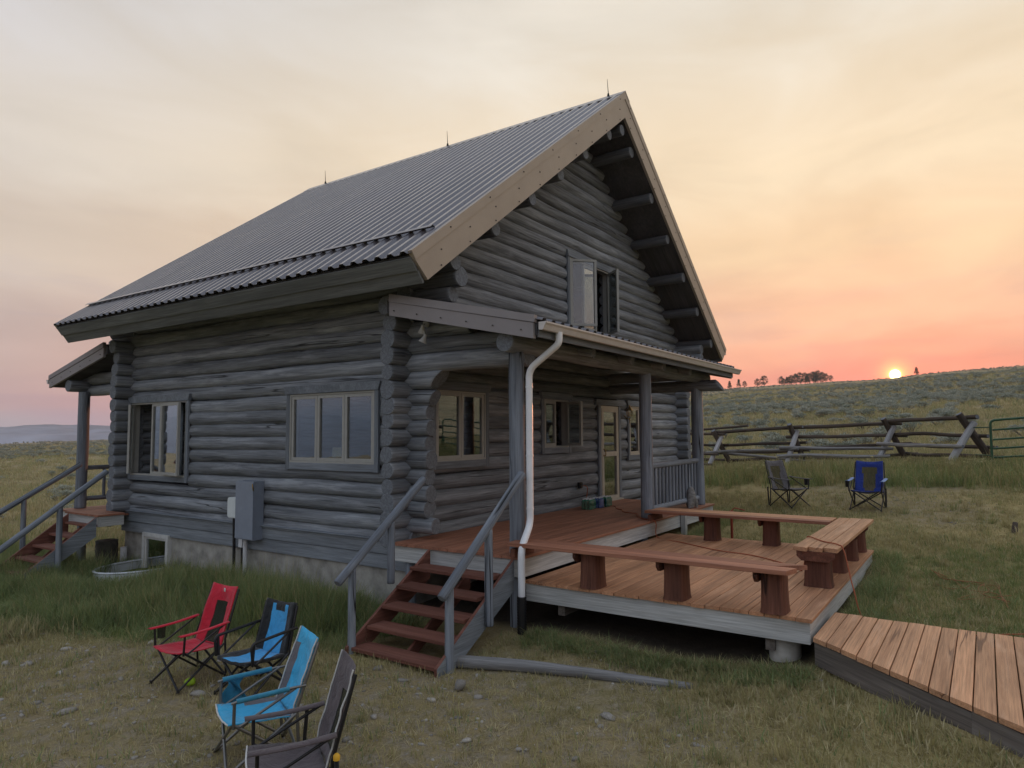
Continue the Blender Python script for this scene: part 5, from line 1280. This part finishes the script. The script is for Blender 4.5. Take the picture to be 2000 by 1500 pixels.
# ------------------------------------------------------------------ scattered cover (grass, gravel)
def blades(seed, n, h0, h1, spread, width, lean, mats, lying=0.0, curl=.5):
    rr = random.Random(seed); m = MB()
    for k in range(n):
        a = rr.uniform(0, 6.28); q = spread*math.sqrt(rr.random()); p = Vector((q*math.cos(a), q*math.sin(a), -.01)); b = rr.uniform(0, 6.28) if rr.random() < .6 else a
        h = rr.uniform(h0, h1); d = Vector((math.cos(b), math.sin(b), 0)); le = rr.uniform(.1, 1)*lean
        if rr.random() < lying: le = rr.uniform(1.6, 3.5); h *= .6
        s = Vector((-d.y, d.x, 0))*width*rr.uniform(.6, 1.2)*.5
        p1 = p+Vector((0, 0, h*.55/max(1, le*.7)))+d*h*le*.35; p2 = p+Vector((0, 0, h/max(1, le)))+d*h*le*(.7+curl*.4)
        mi = rr.randrange(len(mats)); m.add([p-s, p+s, p1+s*.8, p1-s*.8, p2], [(0, 1, 2, 3), (3, 2, 4)], mi)
    return m.mesh('tuft', mats)
def flowerhead(seed):
    rr = random.Random(seed); m = MB()
    for k in range(7):
        x, y = rr.uniform(-.12, .12), rr.uniform(-.12, .12); h = rr.uniform(.3, .5); m.tube([(x*.5, y*.5, 0), (x, y, h)], .004, 3, 0, False)
        for j in range(14): a = rr.uniform(0, 6.28); q = rr.uniform(0, .035); px, py = x+q*math.cos(a), y+q*math.sin(a); z = h+rr.uniform(-.01, .02); m.add([(px-.009, py, z), (px+.009, py-.004, z+.004), (px, py+.011, z)], [(0, 1, 2)], 1)
    return m.mesh('tuft', ['blade_olive', 'flower'])
def pebble(seed):
    m = MB(); n = 6; vs = []
    for i in range(5):
        t = math.pi*i/4
        for q in range(n):
            a = 2*math.pi*q/n; w = 1+.35*mnoise.noise((math.cos(a)+seed*3.1, math.sin(a), t)); vs.append((math.sin(t)*math.cos(a)*w, .8*math.sin(t)*math.sin(a)*w, .5*math.cos(t)*w))
    m.add(vs, [(i*n+q, (i+1)*n+q, (i+1)*n+(q+1) % n, i*n+(q+1) % n) for i in range(4) for q in range(n)], 0, True); return m.mesh('stone', 'stone')
def scatter(name, label, cat, X, Y, S, meshes, zoff=0.0, tilt=.12, weights=None, SZ=None):
    n = len(X); Z = gz(X, Y)+zoff
    c = bpy.data.collections.new(name+'_source')
    for i, me in enumerate(meshes):
        o = bpy.data.objects.new(f'{name}_source_{i:02d}', me); c.objects.link(o)
    me = bpy.data.meshes.new(name); me.vertices.add(n); me.vertices.foreach_set('co', np.stack([X, Y, Z], -1).astype(np.float32).ravel())
    rot = np.stack([nrnd.normal(0, tilt, n), nrnd.normal(0, tilt, n), nrnd.uniform(0, 6.283, n)], -1)
    sc_ = np.stack([S, S, S if SZ is None else SZ], -1)
    me.attributes.new('rot', 'FLOAT_VECTOR', 'POINT').data.foreach_set('vector', rot.astype(np.float32).ravel())
    me.attributes.new('scl', 'FLOAT_VECTOR', 'POINT').data.foreach_set('vector', sc_.astype(np.float32).ravel())
    idx = nrnd.choice(len(meshes), n, p=weights); me.attributes.new('pick', 'INT', 'POINT').data.foreach_set('value', idx.astype(np.int32))
    me.update(); o = link(name, me); tag(o, label, cat, kind='stuff')
    ng = bpy.data.node_groups.new(name+'_scatter', 'GeometryNodeTree'); ng.interface.new_socket('Geometry', in_out='INPUT', socket_type='NodeSocketGeometry'); ng.interface.new_socket('Geometry', in_out='OUTPUT', socket_type='NodeSocketGeometry')
    N = ng.nodes; L = ng.links; gi = N.new('NodeGroupInput'); go = N.new('NodeGroupOutput'); ip = N.new('GeometryNodeInstanceOnPoints')
    ci = N.new('GeometryNodeCollectionInfo'); ci.inputs['Collection'].default_value = c; ci.inputs['Separate Children'].default_value = True; ci.inputs['Reset Children'].default_value = True
    def na(nm, ty): q = N.new('GeometryNodeInputNamedAttribute'); q.data_type = ty; q.inputs['Name'].default_value = nm; return q.outputs['Attribute']
    L.new(gi.outputs[0], ip.inputs['Points']); L.new(ci.outputs[0], ip.inputs['Instance']); ip.inputs['Pick Instance'].default_value = True
    L.new(na('pick', 'INT'), ip.inputs['Instance Index']); L.new(na('rot', 'FLOAT_VECTOR'), ip.inputs['Rotation']); L.new(na('scl', 'FLOAT_VECTOR'), ip.inputs['Scale']); L.new(ip.outputs[0], go.inputs[0])
    md = o.modifiers.new('scatter', 'NODES'); md.node_group = ng
    return o
def blocked(x, y):
    """where floors, decks and walls stand"""
    a = (x > -.05) & (x < W+.1) & (y > -.02) & (y < D+.05)
    b = (x > -.42) & (x < 6.95) & (y > -2.2) & (y < .1)
    c = (x > -.33) & (x < 4.3) & (y > -5.4) & (y < -2.1)
    nx_ = np.interp(-y, [5.36, 6.60, 6.90, 7.4, 9], [-.36, -1.47, -1.73, -1.99, -2.05]); d = (y < -5.34) & (y > -8.4) & (x > nx_) & (x < .74)
    e = (x > -1.68) & (x < -.3) & (y > -2.05) & (y < -.72)
    f = (x > -.42) & (x < 6.9) & (y > 7.6) & (y < 9.85)
    g = ((x+.02)**2/1.4+(y-6.42)**2/.45 < 1) & (x < 0)
    h_ = (x > -.95) & (x < -.3) & (y > 7.05) & (y < 8.45)
    return a | b | c | d | e | f | g | h_
def pts(n, x0, x1, y0, y1): return nrnd.uniform(x0, x1, n), nrnd.uniform(y0, y1, n)
def keep(X, Y, p): k = (nrnd.uniform(0, 1, len(X)) < p) & ~blocked(X, Y); return X[k], Y[k]
# tall green grass by the left wall
tall = [blades(s, 24, .26, .62, .10, .0075, .7, mm) for s, mm in ((1, ['blade_green']), (2, ['blade_green', 'blade_green', 'blade_olive']), (3, ['blade_green', 'blade_lawn']), (4, ['blade_green', 'blade_green', 'blade_green', 'blade_dry']))]
X, Y = pts(14000, -4.3, 0.0, -1.6, 14); ml = m_lush(X, Y); X, Y = keep(X, Y, ml*np.clip(.42+vnoise(X, Y, .5, 51)*1.7, .08, .85))
h = .32+.42*sst(-2.9, -1.6, X)*sst(-.9, .5, Y)*sst(-.1, -.9, X)+.12*sst(-1.2, 0, X)+vnoise(X, Y, .7, 31)*.45; h = np.clip(h, .16, 1.1)*(.5+.5*m_lush(X, Y))
h *= 1-.72*np.exp(-((X+1.35)**2/.45+(Y-5.7)**2/1.3))
scatter('tall_grass', 'tall uncut green grass along the left wall of the cabin', 'grass', X, Y, .85+.3*h, tall, SZ=h*1.15)
# loose seeding stalks against the foundation
stalk = [blades(s_, 6, .45, .85, .07, .006, .5, ['blade_green', 'blade_olive']) for s_ in (61, 62, 63)]
X = nrnd.uniform(-1.1, -.08, 420); Y = nrnd.uniform(.1, 5.8, 420); X, Y = keep(X, Y, np.clip(.5+vnoise(X, Y, .8, 61)*1.8, .05, 1)); scatter('grass_stalks', 'loose tall seeding grass stalks against the concrete foundation', 'grass', X, Y, nrnd.uniform(.8, 1.2, len(X)), stalk, SZ=nrnd.uniform(.5, 1.05, len(X)))
# short olive and dry grass of the yard
short = [blades(s, 18, .025, .075, .085, .006, 1.0, mm, ly) for s, mm, ly in ((11, ['blade_olive', 'blade_green'], .15), (12, ['blade_olive', 'blade_dry'], .35), (13, ['blade_dry', 'blade_gold'], .7), (14, ['blade_olive'], .2), (15, ['blade_green', 'blade_olive'], .1))]
X, Y = pts(95000, -8.5, 10, -9.5, 6); rr_ = np.hypot(X-CAM.x, Y-CAM.y)
p = (1-.75*m_dirt(X, Y))*(1-m_lush(X, Y))*(1-.5*sst(9, 16, rr_))*(.45+.75*np.clip(vnoise(X, Y, .8, 33)+.6, 0, 1)); X, Y = keep(X, Y, p)
scatter('yard_grass', 'short patchy olive and dry grass covering the yard', 'grass', X, Y, nrnd.uniform(.8, 1.5, len(X))*(1+.5*vnoise(X, Y, 1.4, 34)), short, weights=[.10, .30, .36, .20, .04])
# bigger tufts in the yard
tuf = [blades(s, 40, .07, .17, .06, .006, .8, mm, .1) for s, mm in ((21, ['blade_olive', 'blade_dry']), (22, ['blade_olive', 'blade_green']), (23, ['blade_gold', 'blade_olive']))]
X, Y = pts(2600, -8.5, 10, -9, 5); X, Y = keep(X, Y, (1-m_lush(X, Y))*np.clip(vnoise(X, Y, 1.6, 35)*2+.25, .05, 1)); scatter('grass_tufts', 'loose bunches of longer grass dotted over the yard', 'grass', X, Y, nrnd.uniform(.6, 1.25, len(X)), tuf)
# weeds along deck edges and under the stairs
X = np.r_[nrnd.uniform(-.75, -.38, 260), nrnd.uniform(4.35, 4.7, 160), nrnd.uniform(.75, 4.3, 200), nrnd.uniform(-1.9, -.4, 120), nrnd.uniform(4.6, 7.3, 150)]
Y = np.r_[nrnd.uniform(-5.4, -2.3, 260), nrnd.uniform(-5.5, -2.2, 160), nrnd.uniform(-5.75, -5.45, 200), nrnd.uniform(-.68, .0, 120), nrnd.uniform(-2.6, -2.2, 150)]
scatter('deck_edge_grass', 'longer green grass left along the deck edges', 'grass', X, Y, nrnd.uniform(.5, .9, len(X)), tall[:3], SZ=nrnd.uniform(.10, .30, len(X))*np.where((X < -.3) & (Y < -2.2), .7, 1.3))
# dark green lawn by the boardwalk
lawn = [blades(s, 22, .035, .085, .075, .0055, .9, ['blade_lawn', 'blade_green'], .1) for s in (31, 32, 33)]
X, Y = pts(16000, -1, 9, -11, -4.6); X, Y = keep(X, Y, m_lawn(X, Y)); scatter('lawn_grass', 'mown dark green grass patch beside the boardwalk', 'grass', X, Y, nrnd.uniform(.8, 1.3, len(X)), lawn)
# meadow strip in front of the fence
mead = [blades(s, 26, .18, .42, .14, .009, .7, mm) for s, mm in ((41, ['blade_green', 'blade_lawn']), (42, ['blade_olive', 'blade_green', 'blade_lawn']), (43, ['blade_olive', 'blade_gold']))]
X, Y = pts(9000, 7, 18, -14, 8); p = m_meadow(X, Y); X, Y = keep(X, Y, p*.8)
scatter('meadow_grass', 'knee high green grass strip in front of the rail fence', 'grass', X, Y, nrnd.uniform(.9, 1.5, len(X)), mead+[flowerhead(1), flowerhead(2)], SZ=nrnd.uniform(.6, 1.25, len(X))*(1+.4*vnoise(X, Y, 1.2, 36)), weights=[.36, .32, .24, .04, .04])
# dry lawn between the chairs and the fence, then the open slopes
dry = [blades(s, 26, .06, .22, .16, .010, .9, mm, .2) for s, mm in ((51, ['blade_olive', 'blade_gold']), (52, ['blade_gold', 'blade_dry']), (53, ['blade_olive', 'blade_green']))]
X, Y = pts(9000, 7, 24, -14, 9); X, Y = keep(X, Y, (1-m_meadow(X, Y))*(1-.5*m_dirt(X, Y))*.75); S_ = nrnd.uniform(.7, 1.2, len(X))*np.interp(X, [7, 13, 17], [.5, .6, 1.2]); scatter('dry_grass', 'thin dry grass between far chairs and fence', 'grass', X, Y, S_, dry)
def wedge(n, a0, a1, r0, r1, pw=1.0):
    a = np.radians(nrnd.uniform(a0, a1, n)); r = r0*(r1/r0)**(nrnd.uniform(0, 1, n)**pw); return CAM.x+r*np.cos(a), CAM.y+r*np.sin(a), r
X, Y, r_ = wedge(17000, -9, 24, 24, 210); k = ~blocked(X, Y); X, Y, r_ = X[k], Y[k], r_[k]
scatter('slope_grass', 'golden and olive bunch grass over the right slope', 'grass', X, Y, nrnd.uniform(.9, 1.6, len(X))*np.interp(r_, [24, 70, 210], [1.0, 1.9, 3.4]), dry, SZ=nrnd.uniform(.8, 1.5, len(X))*np.interp(r_, [24, 70, 210], [1.0, 1.5, 2.0]))
X, Y, r_ = wedge(11000, 57, 78, 11, 200); k = ~blocked(X, Y) & (m_lush(X, Y) < .5); X, Y, r_ = X[k], Y[k], r_[k]
scatter('back_slope_grass', 'golden and olive bunch grass over the slope behind the back porch', 'grass', X, Y, nrnd.uniform(.9, 1.6, len(X))*np.interp(r_, [11, 70, 210], [.9, 1.9, 3.4]), dry, SZ=nrnd.uniform(.8, 1.5, len(X))*np.interp(r_, [11, 70, 210], [1.0, 1.5, 2.0]))
# sage further up
X, Y, r_ = wedge(5200, -8, 24, 60, 400, .7); k = vnoise(X, Y, 40, 21)+vnoise(X, Y, 13, 22)*.6+nrnd.uniform(-.3, .3, len(X)) > .06; X, Y = X[k], Y[k]; a_ = len(X)
X2, Y2, _ = wedge(1500, 58, 76, 100, 330, .8); X = np.r_[X, X2]; Y = np.r_[Y, Y2]
scatter('distant_sagebrush', 'far sagebrush dotting the upper slopes as one mass', 'sagebrush', X, Y, nrnd.uniform(.5, 1.1, len(X)), SV, SZ=nrnd.uniform(.4, .8, len(X)))
# stones
PBM = [pebble(s) for s in range(6)]
X, Y = pts(42000, -8, 10, -8, 7); X, Y = keep(X, Y, m_dirt(X, Y)*.9*np.clip(vnoise(X, Y, .7, 41)*2+.5, .05, 1)); S_ = np.exp(nrnd.normal(-4.6, .5, len(X))); scatter('gravel', 'fine gravel and pebbles in the bare patches of the yard', 'gravel', X, Y, S_, PBM, zoff=.002)
k = 0; rr = random.Random(17)
while k < 130:
    x, y = rr.uniform(-7, -1.5), rr.uniform(-4.2, 5)
    if rr.random() > float(m_dirt(np.array([x]), np.array([y]))[0]): continue
    s = rr.choice((.022, .026, .03, .036, .045, .062)); o = link('stone', PBM[k % 6], None, Matrix.Translation((x, y, gz1(x, y)+s*.18)) @ Matrix.Rotation(rr.uniform(0, 6), 4, 'Z') @ Matrix.Diagonal((s*rr.uniform(.9, 1.5), s*rr.uniform(.8, 1.1), s, 1)))
    wh = 'far left by the edge of tall grass' if y > 2.2 else 'left of the red chair' if (y > -.4 and x < -3.6) else 'around the red chair' if y > -.9 else 'between blue chairs and front stairs' if x > -3.2 else 'in left foreground before the blue chairs' if x < -4.4 else 'round the two blue chairs'
    tag(o, ('larger pale' if s > .04 else 'small grey tan')+' stone in bare ground '+wh, 'stone', 'stones '+wh); k += 1
x, y = -1.93, -2.47; o = link('stone', PBM[2], None, Matrix.Translation((x, y, gz1(x, y)+.05)) @ Matrix.Rotation(1.0, 4, 'Z') @ Matrix.Rotation(1.1, 4, 'X') @ Matrix.Diagonal((.055, .06, .12, 1))); tag(o, 'pale upright egg shaped stone in the grass in front of fallen log', 'stone')
print('TRIS', sum(sum(len(p.vertices)-2 for p in o.data.polygons) for o in SC.objects if o.type == 'MESH'), 'OBJS', len(SC.objects))
